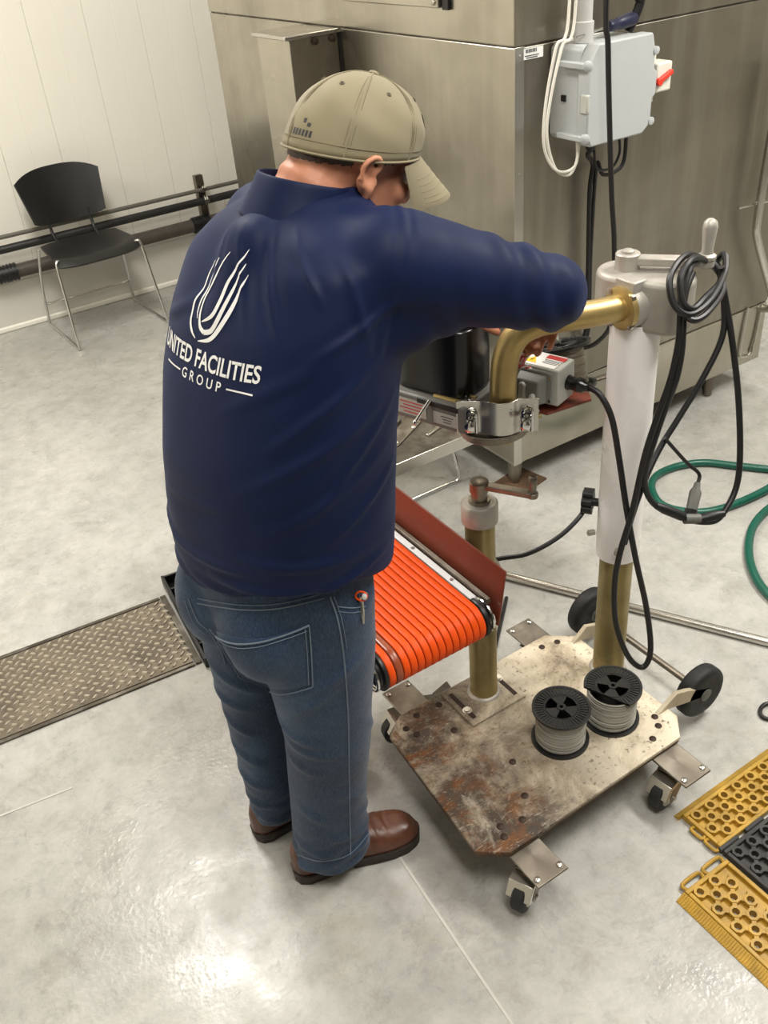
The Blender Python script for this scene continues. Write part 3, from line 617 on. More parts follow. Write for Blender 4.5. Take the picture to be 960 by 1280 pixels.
# casters
def caster(x, y, dx, ang, brake=False):
    p = MB().box((x, y, 0.1185), (0.082, 0.135, 0.006)).build('caster_plate', 'dull_steel', ct, bevel=0.002)
    for sx in (-0.03, 0.03):
        for sy in (-0.052, 0.052): MB().lathe((x+sx, y+sy, 0.121), (0, 0, 1), [(0, 0.007), (0.004, 0.007), (0.006, 0.004)], 10).build('bolt', 'bolt_steel', p)
    M3 = Matrix.Translation(V(x, y, 0)) @ Matrix.Rotation(ang, 4, 'Z')
    f = MB()
    f.lathe((0, 0, 0.100), (0, 0, 1), [(0, 0.030), (0.010, 0.032), (0.016, 0.026)], 18)
    for s in (-1, 1): f.prism_t([(0.030, 0.100), (-0.030, 0.100), (-0.052, 0.045), (-0.045, 0.030), (-0.030, 0.030), (0.0, 0.070)], (0, s*0.024, 0), (1, 0, 0), (0, 0, 1), (0, s, 0), 0.003)
    f.box((0.0, 0, 0.099), (0.06, 0.05, 0.004))
    f.xf(M3).build('fork', 'dull_steel', p, bevel=0.001)
    MB().lathe((-0.038, -0.017, 0.044), (0, 1, 0), [(0, 0.030), (0.002, 0.040), (0.006, 0.044), (0.028, 0.044), (0.032, 0.040), (0.034, 0.030)], 24).xf(M3).build('wheel', 'black_rubber', p)
    h_ = MB().lathe((-0.038, -0.020, 0.044), (0, 1, 0), [(0, 0.024), (0.002, 0.028), (0.038, 0.028), (0.040, 0.024)], 20); h_.lathe((-0.038, -0.032, 0.044), (0, 1, 0), [(0, 0.006), (0.064, 0.006)], 10); h_.xf(M3).build('hub', 'bolt_steel', p)
    if brake:
        b = MB().box((0.065, 0.0, 0.098), (0.07, 0.035, 0.004), Matrix.Rotation(rad(18), 3, 'Y')); b.box((0.095, 0, 0.108), (0.05, 0.04, 0.006), Matrix.Rotation(rad(-30), 3, 'Y')); b.xf(M3).build('brake_pedal', 'dark_steel', p, bevel=0.001)
    g = MB().prism_t([(-0.075, 0.060), (-0.055, 0.092), (-0.005, 0.095), (-0.005, 0.085), (-0.048, 0.080), (-0.066, 0.055)], (0, -0.028, 0), (1, 0, 0), (0, 0, 1), (0, 1, 0), 0.056); g.xf(M3).build('wheel_guard', 'bolt_steel', p, bevel=0.001)
caster(0.812, 0.905, 0, rad(25)); caster(1.243, 0.900, 0, rad(10)); caster(0.858, 1.43, 0, rad(-10), True); caster(1.263, 1.42, 0, rad(200))
# tilt wheels with axle and gussets
MB().cyl((1.474, 1.005, 0.1), (1.474, 1.445, 0.1), 0.009, seg=12).build('axle', 'dull_steel', ct)
for y in (1.03, 1.42):
    wh = MB().lathe((1.474, y-0.022, 0.1), (0, 1, 0), [(0, 0.050), (0.0, 0.062), (0.005, 0.070), (0.012, 0.073), (0.032, 0.073), (0.039, 0.070), (0.044, 0.062), (0.044, 0.050)], 32).build('wheel', 'black_rubber', ct)
    MB().lathe((1.474, y-0.018, 0.1), (0, 1, 0), [(0, 0.052), (0.036, 0.052)], 28).build('disc', 'black_plastic', wh)
    MB().lathe((1.474, y-0.027, 0.1), (0, 1, 0), [(0, 0.010), (0.003, 0.018), (0.054, 0.018), (0.057, 0.010)], 16).build('hub', 'plug_grey', wh)
for y, x in ((1.318, 1.315), (1.008, 1.30)):
    MB().prism_t([(x-1.30, 0.0), (0.0+0.03, 0.0), (0.19, -0.05), (0.19, -0.025), (0.10, 0.020), (0.06, 0.035)], (1.30, y, PZ), (1, 0, 0), (0, 0, 1), (0, 1, 0), 0.012).build('axle_gusset', 'strap_cream', ct, bevel=0.001)
# short post
bp = MB().box((1.005, 1.315, PZ+0.004), (0.165, 0.135, 0.008)).build('post_foot', 'rusty_plate', ct, bevel=0.0015)
for sx in (-0.065, 0.065):
    MB().box((1.005+sx, 1.315, PZ+0.0085), (0.011, 0.10, 0.002)).build('slot', 'belt_dark', bp, smooth=False)
    MB().lathe((1.005+sx, 1.315+0.02*sx/0.065, PZ+0.008), (0, 0, 1), [(0, 0.012), (0.002, 0.012), (0.002, 0.008), (0.007, 0.008)], 12).build('bolt', 'bolt_steel', bp)
po = MB().lathe((1.016, 1.325, PZ+0.008), (0, 0, 1), [(0, 0.040), (0.004, 0.036), (0.008, 0.034), (0.54, 0.034)], 32).build('short_post', 'zinc_olive', ct)
MB().lathe((1.016, 1.325, PZ+0.007), (0, 0, 1), [(0, 0.043), (0.004, 0.041), (0.007, 0.035)], 28).build('weld_bead', 'cast_alu', po)
MB().lathe((1.016, 1.325, 0.675), (0, 0, 1), [(0, 0.036), (0, 0.041), (0.045, 0.041), (0.05, 0.037), (0.05, 0.0)], 30, caps=False).build('post_cap', 'cast_alu', po)
MB().lathe((1.016, 1.325, 0.724), (0, 0, 1), [(0, 0.024), (0.008, 0.024), (0.008, 0.018), (0.028, 0.018), (0.028, 0.021), (0.052, 0.021), (0.054, 0.017)], 20).build('crank_hub', 'dull_steel', po)
a0, a1 = V(1.016, 1.325, 0.767), V(1.078, 1.222, 0.767); dv = (a1-a0)
cr = MB().box((a0+a1)/2, (dv.length, 0.020, 0.012), Rz(math.atan2(dv.y, dv.x))); cr.cyl(a1-V(0,0,0.006), a1+V(0,0,0.006), 0.012, seg=14); cr.build('crank_arm', 'dull_steel', po, bevel=0.002)
MB().lathe(a1+V(0,0,0.004), (0, 0, 1), [(0, 0.010), (0.006, 0.007), (0.02, 0.009), (0.038, 0.0095), (0.043, 0.006)], 14).build('crank_handle', 'dull_steel', po)
# tall post
tp = MB().lathe((1.322, 1.200, PZ), (0, 0, 1), [(0, 0.043), (0.004, 0.041), (0.008, 0.039), (0.45, 0.039)], 36).build('tall_post', 'zinc_olive', ct)
MB().lathe((1.322, 1.200, PZ-0.001), (0, 0, 1), [(0, 0.048), (0.005, 0.046), (0.009, 0.040)], 28).build('weld_bead', 'cast_alu', tp)
sl = MB().lathe((1.322, 1.200, 0.513), (0, 0, 1), [(0, 0.046), (0, 0.050), (0.585, 0.050)], 36, caps=False).build('white_sleeve', 'sleeve_white', ct)
MB().lathe((1.285, 1.165, 0.555), (-0.7, -0.5, 0), [(0, 0.007), (0.014, 0.007), (0.016, 0.004)], 10).build('set_screw', 'bolt_steel', sl)
MB().lathe((1.285, 1.24, 0.565), (-0.8, 0.3, 0), [(0, 0.007), (0.016, 0.007), (0.018, 0.004)], 10).build('set_screw', 'bolt_steel', sl)
kd = V(-0.6, 0.8, 0).normalized(); ko = V(1.322, 1.2, 0.645) + kd*0.048
km = MB(); km.cyl(ko, ko+kd*0.016, 0.010, seg=12); km.cyl(ko+kd*0.014, ko+kd*0.036, 0.019, seg=20)
ka = kd.cross(V(0, 0, 1)).normalized()
for k in range(7):
    t_ = 2*PI*k/7; c_ = ko + kd*0.014 + (ka*math.cos(t_) + V(0, 0, 1)*math.sin(t_))*0.021; km.cyl(c_, c_+kd*0.024, 0.0105, seg=10)
km.build('clamp_knob', 'black_plastic', ct, bevel=0.001)
# head casting
def stadium(c0, r0, c1, r1, n=12):
    c0, c1 = V(*c0), V(*c1); d = (c1-c0).normalized(); a = math.atan2(d.y, d.x)
    return [(c0.x + r0*math.cos(a+PI/2+PI*k/n), c0.y + r0*math.sin(a+PI/2+PI*k/n)) for k in range(n+1)] + [(c1.x + r1*math.cos(a-PI/2+PI*k/n), c1.y + r1*math.sin(a-PI/2+PI*k/n)) for k in range(n+1)]
hd = MB().prism(stadium((1.325, 1.240), 0.056, (1.352, 1.150), 0.050), 1.083, 1.188).build('head_casting', 'cast_alu', ct, bevel=0.010, segs=3)
sb = MB().lathe((1.345, 1.186, 1.135), (-1, 0.09, -0.02), [(0, 0.044), (0.066, 0.044), (0.072, 0.040)], 24); sb.box((1.290, 1.19, 1.175), (0.035, 0.05, 0.030)); sb.build('arm_socket', 'cast_alu', hd, bevel=0.003)
MB().lathe((1.276, 1.192, 1.134), (-1, 0.09, -0.02), [(-0.004, 0.036), (-0.004, 0.043), (0.010, 0.043), (0.012, 0.036)], 28).build('arm_flange', 'zinc_yellow', hd)
for q in range(4):
    t_ = rad(45+90*q); MB().lathe((1.272, 1.192+0.040*math.cos(t_), 1.134+0.040*math.sin(t_)), (-1, 0, 0), [(0, 0.007), (0.008, 0.007), (0.009, 0.004)], 8).build('flange_bolt', 'bolt_steel', hd)
MB().lathe((1.3435, 1.100, 1.115), (0.1, -1, 0), [(0, 0.005), (0.003, 0.005), (0.003, 0.001)], 10).build('pin_hole', 'belt_dark', hd)
MB().lathe((1.325, 1.236, 1.186), (0, 0, 1), [(0, 0.024), (0.032, 0.024), (0.034, 0.022), (0.034, 0.012), (0.038, 0.012), (0.040, 0.009)], 22).build('crank_hub', 'cast_alu', hd)
a0, a1 = V(1.325, 1.236, 1.206), V(1.418, 1.124, 1.204); dv = a1-a0
cm = MB().box((a0+a1)/2, (dv.length, 0.026, 0.018), Rz(math.atan2(dv.y, dv.x))); cm.cyl(a1-V(0,0,0.010), a1+V(0,0,0.010), 0.016, seg=18); cm.build('crank_arm', 'cast_alu', hd, bevel=0.004)
MB().lathe(a1+V(0,0,0.008), (0, 0, 1), [(0, 0.018), (0.006, 0.018), (0.010, 0.012), (0.018, 0.0105), (0.040, 0.0125), (0.060, 0.0145), (0.070, 0.012), (0.075, 0.006)], 20).build('crank_handle', 'cast_alu', hd)
arm = MB().tube([(1.30, 1.190, 1.135), (1.25, 1.194, 1.137), (1.19, 1.203, 1.141), (1.13, 1.218, 1.145), (1.088, 1.233, 1.143), (1.056, 1.247, 1.126), (1.037, 1.256, 1.088), (1.031, 1.259, 1.03), (1.030, 1.260, 0.97), (1.030, 1.260, 0.905)], 0.0262, 24, smooth=6).build('swing_arm', 'zinc_yellow', ct)

# ------------------------------------------------------------------ belt conveyor
cv = thing('belt_conveyor', 'short conveyor of orange belts with brown side guides bracketed to the short post', 'conveyor', (0.78, 1.5, 0.50))
NB = 14; bx0, bx1 = 0.655, 0.903; rr = 0.040; cz = 0.53; ny0, ny1 = 1.205, 1.80
bw = (bx1-bx0)/NB
def belt_loop(xc, wd, mat, th=0.0045):
    path = []
    for k in range(13): t_ = PI/2 + PI*k/12; path.append((ny0 + rr*math.cos(t_), cz + rr*math.sin(t_), math.cos(t_), math.sin(t_)))
    for k in range(13): t_ = -PI/2 + PI*k/12; path.append((ny1 + rr*math.cos(t_), cz + rr*math.sin(t_), math.cos(t_), math.sin(t_)))
    rings = []
    for (y, z, nyy, nz) in path:
        ring = []
        for u, v in ((-0.5, 0.0), (-0.5, 0.75), (-0.40, 0.95), (0, 1.0), (0.40, 0.95), (0.5, 0.75), (0.5, 0.0)):
            ring.append(V(xc + u*wd, y + nyy*th*v, z + nz*th*v))
        rings.append(ring)
    n_ = 7; vs = [p for r_ in rings for p in r_]; fs = []
    for i in range(len(rings)):
        j = (i+1) % len(rings)
        for k in range(n_): fs.append((i*n_+k, i*n_+(k+1) % n_, j*n_+(k+1) % n_, j*n_+k))
    return MB().add(vs, fs).build('belt', mat, cv, angle=60)
for i in range(NB): belt_loop(bx0 + (i+0.5)*bw, bw*0.85, 'brown_belt' if i == 1 else 'orange_belt')
MB().box(((bx0+bx1)/2, (ny0+ny1)/2, cz), (bx1-bx0, ny1-ny0, 2*rr-0.002)).build('belt_bed', 'belt_dark', cv, smooth=False)
for y in (ny0, ny1): MB().cyl((bx0-0.004, y, cz), (bx1+0.004, y, cz), rr-0.001, seg=28).build('roller', 'belt_dark', cv)
for x, s in ((bx0-0.010, -1), (bx1+0.012, 1)):
    MB().box((x, (ny0+ny1)/2, cz+0.005), (0.016, ny1-ny0-0.03, 0.075)).build('side_frame', 'frame_white', cv, bevel=0.002)
    for y in (1.30, 1.45, 1.62): MB().lathe((x, y, cz+0.042), (0, 0, 1), [(0, 0.005), (0.003, 0.004)], 8).build('screw', 'bolt_steel', cv)
    e = MB(); e.lathe((x - 0.010*s, ny0, cz), (s, 0, 0), [(0, rr+0.004), (0.004, rr+0.006), (0.008, rr+0.006), (0.010, rr-0.006), (0.016, rr-0.008), (0.018, 0.012), (0.030, 0.012), (0.031, 0.008)], 28); e.build('bearing', 'black_plastic', cv)
    c_ = [(x + 0.012*s, ny0 + (rr-0.004)*math.cos(a), cz + (rr-0.004)*math.sin(a)) for a in np.linspace(rad(60), rad(330), 20)]
    MB().tube(c_ + [(x+0.012*s, ny0+0.03, cz-0.055)], 0.005, 8).build('clip_ring', 'chrome', cv)
    MB().prism_t([(0.02, 0.01), (0.10, 0.02), (0.10, -0.02), (0.0, -0.015)], (x + 0.010*s, ny0, cz), (0, 1, 0), (0, 0, 1), (s, 0, 0), 0.004).build('tension_bracket', 'bolt_steel', cv, bevel=0.001)
# guides: right one tall and leaning a little outward
MB().add([V(0.938, 1.168, 0.515), V(0.938, 1.86, 0.515), V(0.957, 1.86, 0.668), V(0.957, 1.165, 0.655), V(0.942, 1.168, 0.515), V(0.942, 1.86, 0.515), V(0.961, 1.86, 0.668), V(0.961, 1.165, 0.655)], [(0,1,2,3),(7,6,5,4),(0,4,5,1),(1,5,6,2),(2,6,7,3),(3,7,4,0)]).build('side_guide', 'brown_guide', cv, bevel=0.001)
MB().box((0.931, 1.52, 0.575), (0.010, 0.66, 0.012)).build('guide_rail', 'dull_steel', cv, bevel=0.001)
MB().box((0.626, 1.55, 0.555), (0.004, 0.62, 0.09)).build('side_guide', 'brown_guide', cv, bevel=0.001)
MB().box((0.962, 1.325, 0.52), (0.06, 0.07, 0.02)).build('mount_bracket', 'dull_steel', cv, bevel=0.002)
MB().lathe((1.016, 1.325, 0.495), (0, 0, 1), [(0, 0.0345), (0, 0.044), (0.05, 0.044), (0.05, 0.0345)], 28, caps=False).build('post_clamp', 'dull_steel', cv)

# ------------------------------------------------------------------ sealing head
sh = thing('sealing_head', 'grey and black sealing head with control box clamped under the brass coloured arm', 'sealing machine', (1.03, 1.26, 0.9))
E1 = V(-0.32, 0.947, 0); E2 = V(0.947, 0.32, 0); UZ = V(0, 0, 1); RH = Matrix((E2, E1, UZ)).transposed()   # local x=E2, y=E1
# clamp plate, bent round the pipe
pl = spline([V(0.945, 1.300, 0), V(0.965, 1.284, 0), V(0.982, 1.270, 0), V(0.992, 1.250, 0), V(1.004, 1.234, 0), V(1.022, 1.226, 0), V(1.040, 1.226, 0), V(1.056, 1.216, 0), V(1.072, 1.202, 0)], 5)
rings = []
for i, p in enumerate(pl):
    t_ = (pl[min(i+1, len(pl)-1)] - pl[max(i-1, 0)]).normalized(); nn = V(t_.y, -t_.x, 0)*0.0022
    rings.append([p-nn+V(0,0,0.932), p+nn+V(0,0,0.932), p+nn+V(0,0,1.004), p-nn+V(0,0,1.004)])
cl = MB().loft(rings).build('clamp_plate', 'stainless_clean', sh, bevel=0.0008)
for c_ in (V(0.968, 1.280, 0.964), V(1.054, 1.214, 0.964)):
    nd = V(-0.72, -0.69, 0); td = V(0.69, -0.72, 0)
    u_ = [c_ + td*x + UZ*z for x, z in ((-0.009, -0.028), (-0.009, 0.012), (-0.006, 0.019), (0, 0.021), (0.006, 0.019), (0.009, 0.012), (0.009, -0.028))]
    MB().tube([p + nd*0.004 for p in u_], 0.0035, 8).build('slot_rim', 'chrome', cl)
    MB().lathe(c_ + nd*0.002, nd, [(0, 0.009), (0.003, 0.009), (0.003, 0.006), (0.026, 0.006), (0.026, 0.010), (0.034, 0.010), (0.036, 0.006)], 12).build('bolt', 'chrome', cl)
disc = [(1.035 + 0.075*math.cos(a), 1.290 + 0.065*math.sin(a)) for a in np.linspace(0, 2*PI, 33)[:-1]]
MB().prism(disc, 0.912, 0.928).build('swivel_plate', 'dull_steel', sh, bevel=0.002)
bd = V(0.982, 1.392, 0.962)
body = MB().box(bd, (0.13, 0.19, 0.058), RH).build('head_body', 'body_grey_shaded', sh, bevel=0.004)
fx = bd - E2*0.0655
def decal(nm, mat, o, ex, ey, nrm, w_, h_, parent, th=0.0008): return MB().prism_t([(-w_/2, -h_/2), (w_/2, -h_/2), (w_/2, h_/2), (-w_/2, h_/2)], o, ex, ey, nrm, th).build(nm, mat, parent, smooth=False)
l1 = decal('warning_label', 'paper_shaded', fx + E1*0.035 + UZ*0.0, E1, UZ, -E2, 0.075, 0.036, body)
for k in range(4): decal('print_line', 'print_red', fx + E1*(0.035 - 0.004*(k % 2)) - E2*0.0009 + UZ*(0.011-0.0075*k), E1, UZ, -E2, 0.058 - 0.010*(k % 2), 0.0022, l1, 0.0004)
l2 = decal('rating_label', 'paper_shaded', fx - E1*0.050 - UZ*0.006, E1, UZ, -E2, 0.060, 0.026, body)
for k in range(3): decal('print_line', 'print_dark', fx - E1*0.054 - E2*0.0009 + UZ*(0.000-0.006*k), E1, UZ, -E2, 0.030 - 0.006*k, 0.0016, l2, 0.0004)
MB().box(bd - E2*0.0 - E1*0.03 + UZ*0.021, (0.134, 0.10, 0.012), RH).build('body_band', 'black_plastic', sh, bevel=0.002)
lv = MB().cyl(bd - E2*0.068 + UZ*0.030 - E1*0.015, bd - E2*0.092 + E1*0.005 - UZ*0.012, 0.004, seg=10); lv.ellipsoid(bd - E2*0.093 + E1*0.006 - UZ*0.014, (0.006, 0.006, 0.006), seg=10, rings=8); lv.build('release_lever', 'chrome', sh)
# hood: rounded black cover
hp = []
for k in range(28):
    t_ = 2*PI*k/28; c_, s_ = math.cos(t_), math.sin(t_); sx = math.copysign(abs(c_)**0.5, c_)*0.062; sy = math.copysign(abs(s_)**0.5, s_)*0.092
    hp.append((sx, sy))
hc = V(0.992, 1.405, 0)
MB().loft([[hc + E2*x + E1*y + UZ*z for x, y in hp] for z in (0.994, 1.135)]).build('hood', 'black_gloss', sh, bevel=0.004)
for q in (-0.03, 0.0): MB().cyl(hc - E2*0.03 - E1*(0.10) + UZ*(0.992) + E2*q, hc - E2*0.03 - E1*0.02 + UZ*0.992 + E2*q, 0.005, seg=8).build('hinge_pin', 'zinc_yellow', sh)
MB().lathe(bd - E1*0.085 - E2*0.03 + UZ*0.028, UZ, [(0, 0.006), (0.005, 0.006), (0.007, 0.003)], 10).build('screw', 'chrome', sh)
# control box
NC = V(1.141, 1.222, 0); bc = NC + E1*0.05 + E2*0.033 + UZ*0.991
cb = MB().box(bc, (0.066, 0.100, 0.078), RH).build('control_box', 'control_grey', sh, bevel=0.003)
hsn = MB(); hf = bc - E2*0.033
hsn.prism_t([(-0.040, -0.036), (0.036, -0.036), (0.036, 0.034), (-0.040, 0.034)], hf, E1, UZ, -E2, 0.006)
base_ = [hf - E2*0.006 + E1*x + UZ*z for x, z in ((-0.028, -0.034), (0.034, -0.034), (0.034, 0.028), (-0.028, 0.028))]
top_ = [hf - E2*0.030 + E1*x + UZ*z for x, z in ((-0.020, -0.030), (0.030, -0.030), (0.030, 0.020), (-0.020, 0.020))]
hsn.loft([base_, top_]); hsn.build('switch_housing', 'control_dark', cb, bevel=0.003)
MB().prism_t([(-0.002, -0.028), (0.014, -0.022), (0.010, 0.004), (0.012, 0.014), (0.004, 0.018), (-0.004, 0.012), (-0.002, 0.002)], hf - E2*0.030 + E1*0.008, E1, UZ, -E2, 0.010).build('switch_lever', 'control_grey', cb, bevel=0.003)
MB().lathe(hf - E2*0.031 - E1*0.010 - UZ*0.010, -E2, [(0, 0.006), (0.006, 0.006), (0.008, 0.004)], 12).build('indicator', 'paper_white', cb)
for z in (0.022, -0.026): MB().lathe(hf - E2*0.005 - E1*0.034 + UZ*z, -E2, [(0, 0.004), (0.003, 0.003)], 10).build('screw', 'chrome', cb)
tz = UZ*0.0392
lb = decal('top_label', 'paper_white', bc + tz + E1*0.004, E2, E1, UZ, 0.058, 0.080, cb)
tri = MB().prism_t([(-0.015, -0.013), (0.015, -0.013), (0.0, 0.014)], bc + tz + UZ*0.0008 + E1*0.024 - E2*0.008, -E1, -E2*-1, UZ, 0.0006); tri.build('hazard_triangle', 'print_yellow', lb, smooth=False)
MB().prism_t([(-0.002, -0.006), (0.003, 0.001), (0.0, 0.001), (0.003, 0.008), (-0.003, 0.000), (0.0, 0.000)], bc + tz + UZ*0.0014 + E1*0.024 - E2*0.010, -E1, E2, UZ, 0.0004).build('bolt_symbol', 'print_dark', lb, smooth=False)
decal('red_header', 'print_red', bc + tz + UZ*0.0008 - E1*0.018 + E2*0.016, E2, E1, UZ, 0.016, 0.042, lb, 0.0005)
for k in range(4): decal('print_line', 'print_dark', bc + tz + UZ*0.0008 - E1*0.018 + E2*(0.002 - 0.005*k), E2, E1, UZ, 0.0016, 0.038 - 0.006*(k % 2), lb, 0.0005)
go = NC + E2*0.040 + UZ*0.990
MB().lathe(go, -E1, [(-0.004, 0.015), (0.004, 0.016), (0.006, 0.014), (0.020, 0.014), (0.022, 0.016), (0.034, 0.015), (0.040, 0.010), (0.048, 0.009)], 14).build('cable_gland', 'black_gloss', cb)
MB().prism_t([(0.0, -0.075), (0.10, -0.03), (0.105, 0.06), (0.0, 0.08), (-0.09, 0.06), (-0.09, 0.0)], V(1.165, 1.300, 0.932), (0.85, -0.52, 0), (0.52, 0.85, 0), UZ, 0.006).build('brown_plate', 'brown_guide', sh, bevel=0.001)
MB().box(V(1.10, 1.31, 0.940), (0.12, 0.10, 0.012), RH).build('bridge_plate', 'dull_steel', sh, bevel=0.001)
MB().box(V(1.075, 1.228, 0.952), (0.040, 0.012, 0.006), Rz(-0.5)).build('brass_tab', 'zinc_yellow', sh, bevel=0.001)
MB().ellipsoid(V(1.072, 1.224, 0.966), (0.018, 0.010, 0.006), Rz(-0.4), 14, 8).build('thumb_nut', 'bolt_steel', sh)
# string feeding into the head
for k in range(4):
    a_ = V(1.085+0.006*k, 1.272, 1.035); tag_pts = [a_ + V(0.012*math.sin(1.7*j+k), 0.010*math.cos(1.3*j+k), 0.006*j) for j in range(6)]
    MB().tube(tag_pts, 0.0022, 6, smooth=4).build('pink_string', 'paper_white' if k % 2 else 'print_red', sh)

# ------------------------------------------------------------------ spools
def make_spool(label, rf=0.068, rw=0.056, ht=0.105, group=None):
    r = thing('filament_spool', label, 'spool', (0, 0, 0), group)
    def flange(z0, z1):
        m = MB(); m.lathe((0, 0, z0), (0, 0, 1), [(0, 0.036), (0, rf), (z1-z0, rf), (z1-z0, 0.062*rf/0.068), (z1-z0-0.0015, 0.061*rf/0.068), (z1-z0-0.0015, 0.038), (z1-z0, 0.037), (z1-z0, 0.036), (0, 0.036)], 48, caps=False)
        f = m.build('flange', 'black_plastic', r, angle=30)
        ri = MB()
        for k in range(44):
            a = 2*PI*k/44; ri.box((0.051*rf/0.068*math.cos(a), 0.051*rf/0.068*math.sin(a), z1-0.0008), (0.020, 0.0022, 0.0022), Rz(a))
        ri.build('flange_ribs', 'black_plastic', f, fix=False, smooth=False)
        for k in range(3):
            a0_ = rad(120*k); pts = [(0.008*math.cos(a0_), 0.008*math.sin(a0_))] + [(0.0365*math.cos(a0_+rad(60)*q/6), 0.0365*math.sin(a0_+rad(60)*q/6)) for q in range(7)] + [(0.008*math.cos(a0_+rad(60)), 0.008*math.sin(a0_+rad(60)))]
            MB().prism(pts, z0+0.0005, z1-0.001).build('spoke', 'black_plastic', f, smooth=False)
        MB().lathe((0, 0, z0), (0, 0, 1), [(0, 0.0045), (0, 0.011), (z1-z0+0.001, 0.011), (z1-z0+0.001, 0.0045), (0, 0.0045)], 16, caps=False).build('bore_ring', 'black_plastic', f)
    flange(0.0, 0.006); flange(ht-0.006, ht)
    MB().lathe((0, 0, 0.006), (0, 0, 1), [(0, 0.0385), (ht-0.012, 0.0385)], 28, caps=False).build('core', 'black_plastic', r)
    prof = []; n_ = 16
    for k in range(n_+1): prof.append((0.006 + (ht-0.012)*k/n_, rw + 0.0015*math.sin(k*2.1) + 0.002*math.sin(PI*k/n_)))
    MB().lathe((0, 0, 0), (0, 0, 1), prof, 40, caps=False).build('filament_winding', 'filament', r)
    wnd = MB()
    for k in range(15):
        z_ = 0.010 + (ht-0.02)*k/14; ph = k*1.3; tl = 0.003*math.sin(k*2.7)
        wnd.tube([((rw+0.002)*math.cos(a), (rw+0.002)*math.sin(a), z_ + tl*math.sin(a+ph)) for a in np.linspace(0, 2*PI, 33)[:-1]], 0.0014, 5, closed=True)
    wnd.build('loose_strands', 'filament', r, fix=False)
    return r
s1 = make_spool('black spool of clear filament with whole flange, standing nearer the cart front', group='filament spools'); s1.location = (1.066, 1.098, PZ+0.0005); s1.rotation_euler.z = 0.5
s2 = copy_tree(s1); s2.location = (1.207, 1.075, PZ+0.0005); s2.rotation_euler.z = 1.2; s2['label'] = 'black spool of clear filament with broken flange beside the tall post'
# broken flange: cut a segment off the top flange of the second spool
fl2 = [c for c in s2.children if c.name.startswith('flange')]
top2 = max(fl2, key=lambda o: max(v.co.z for v in o.data.vertices))
def cut_mesh(o, pt, nrm):
    me = o.data.copy(); o.data = me; bm = bmesh.new(); bm.from_mesh(me)
    bmesh.ops.bisect_plane(bm, geom=bm.verts[:]+bm.edges[:]+bm.faces[:], plane_co=pt, plane_no=nrm, clear_outer=True); bm.to_mesh(me); bm.free()
cdir = (Rz(-1.2) @ V(-0.93, -0.36, 0)).normalized()
cut_mesh(top2, cdir*0.037, cdir)
for c in list(top2.children):
    if c.name.startswith('flange_ribs'): cut_mesh(c, cdir*0.037, cdir)
s3 = make_spool('spool of grey wire between black flanges mounted behind the control box', 0.074, 0.054, 0.098, 'filament spools'); s3.location = (1.262, 1.338, 0.908); s3.rotation_euler = V(0.04, 0.30, 0.95).to_track_quat('Z', 'Y').to_euler()
for c in s3.children:
    if c.name.startswith(('filament_winding', 'loose')): c.data = c.data.copy(); c.data.materials[0] = MAT['dull_steel']
ax = MB().lathe((0, 0, -0.012), (0, 0, 1), [(0, 0.0042), (0.112, 0.0042), (0.112, 0.013), (0.120, 0.013), (0.120, 0.008), (0.130, 0.008)], 14).build('spindle', 'chrome', s3)
MB().box((-0.09, -0.03, -0.010), (0.20, 0.03, 0.006)).build('spool_bracket', 'dull_steel', s3, bevel=0.001)

# ------------------------------------------------------------------ cords on the stand
hk = thing('cord_hank', 'hank of black power cord looped over the crank handle', 'cord', (1.35, 1.07, 0.7))
for pts in ([(1.457, 1.140, 1.188), (1.35, 1.112, 1.239), (1.277, 1.086, 1.224), (1.264, 1.061, 1.182), (1.289, 1.043, 1.16), (1.354, 1.053, 1.167), (1.439, 1.095, 1.185), (1.47, 1.125, 1.207)],
            [(1.462, 1.135, 1.178), (1.35, 1.095, 1.238), (1.296, 1.078, 1.222), (1.282, 1.058, 1.185), (1.299, 1.047, 1.167), (1.345, 1.059, 1.172), (1.43, 1.095, 1.172)],
            [(1.459, 1.143, 1.197), (1.348, 1.097, 1.224), (1.312, 1.079, 1.209), (1.289, 1.060, 1.167), (1.292, 1.036, 1.150), (1.338, 1.040, 1.154), (1.425, 1.083, 1.165)]):
    MB().tube(pts, 0.0062, 8, closed=True, smooth=7).build('cord_loop', 'cord_black', hk)
g0 = NC + E2*0.040 + UZ*0.990 - E1*0.046
MB().tube([(1.335, 1.093, 1.222), (1.302, 1.079, 1.197), (1.286, 1.061, 1.145), (1.282, 1.056, 1.1), (1.267, 1.053, 1.032), (1.243, 1.054, 0.963), (1.222, 1.058, 0.88), (1.199, 1.057, 0.757), (1.174, 1.057, 0.667), (1.164, 1.056, 0.587), (1.165, 1.044, 0.483), (1.187, 1.02, 0.391), (1.211, 0.997, 0.362), (1.229, 0.996, 0.405), (1.226, 1.017, 0.513), (1.208, 1.043, 0.638), (1.200, 1.072, 0.752), (1.200, 1.102, 0.856), (1.205, 1.135, 0.938), (1.200, 1.165, 0.980), tuple(g0)], 0.0064, 10, smooth=7).build('cord_strand', 'cord_black', hk)
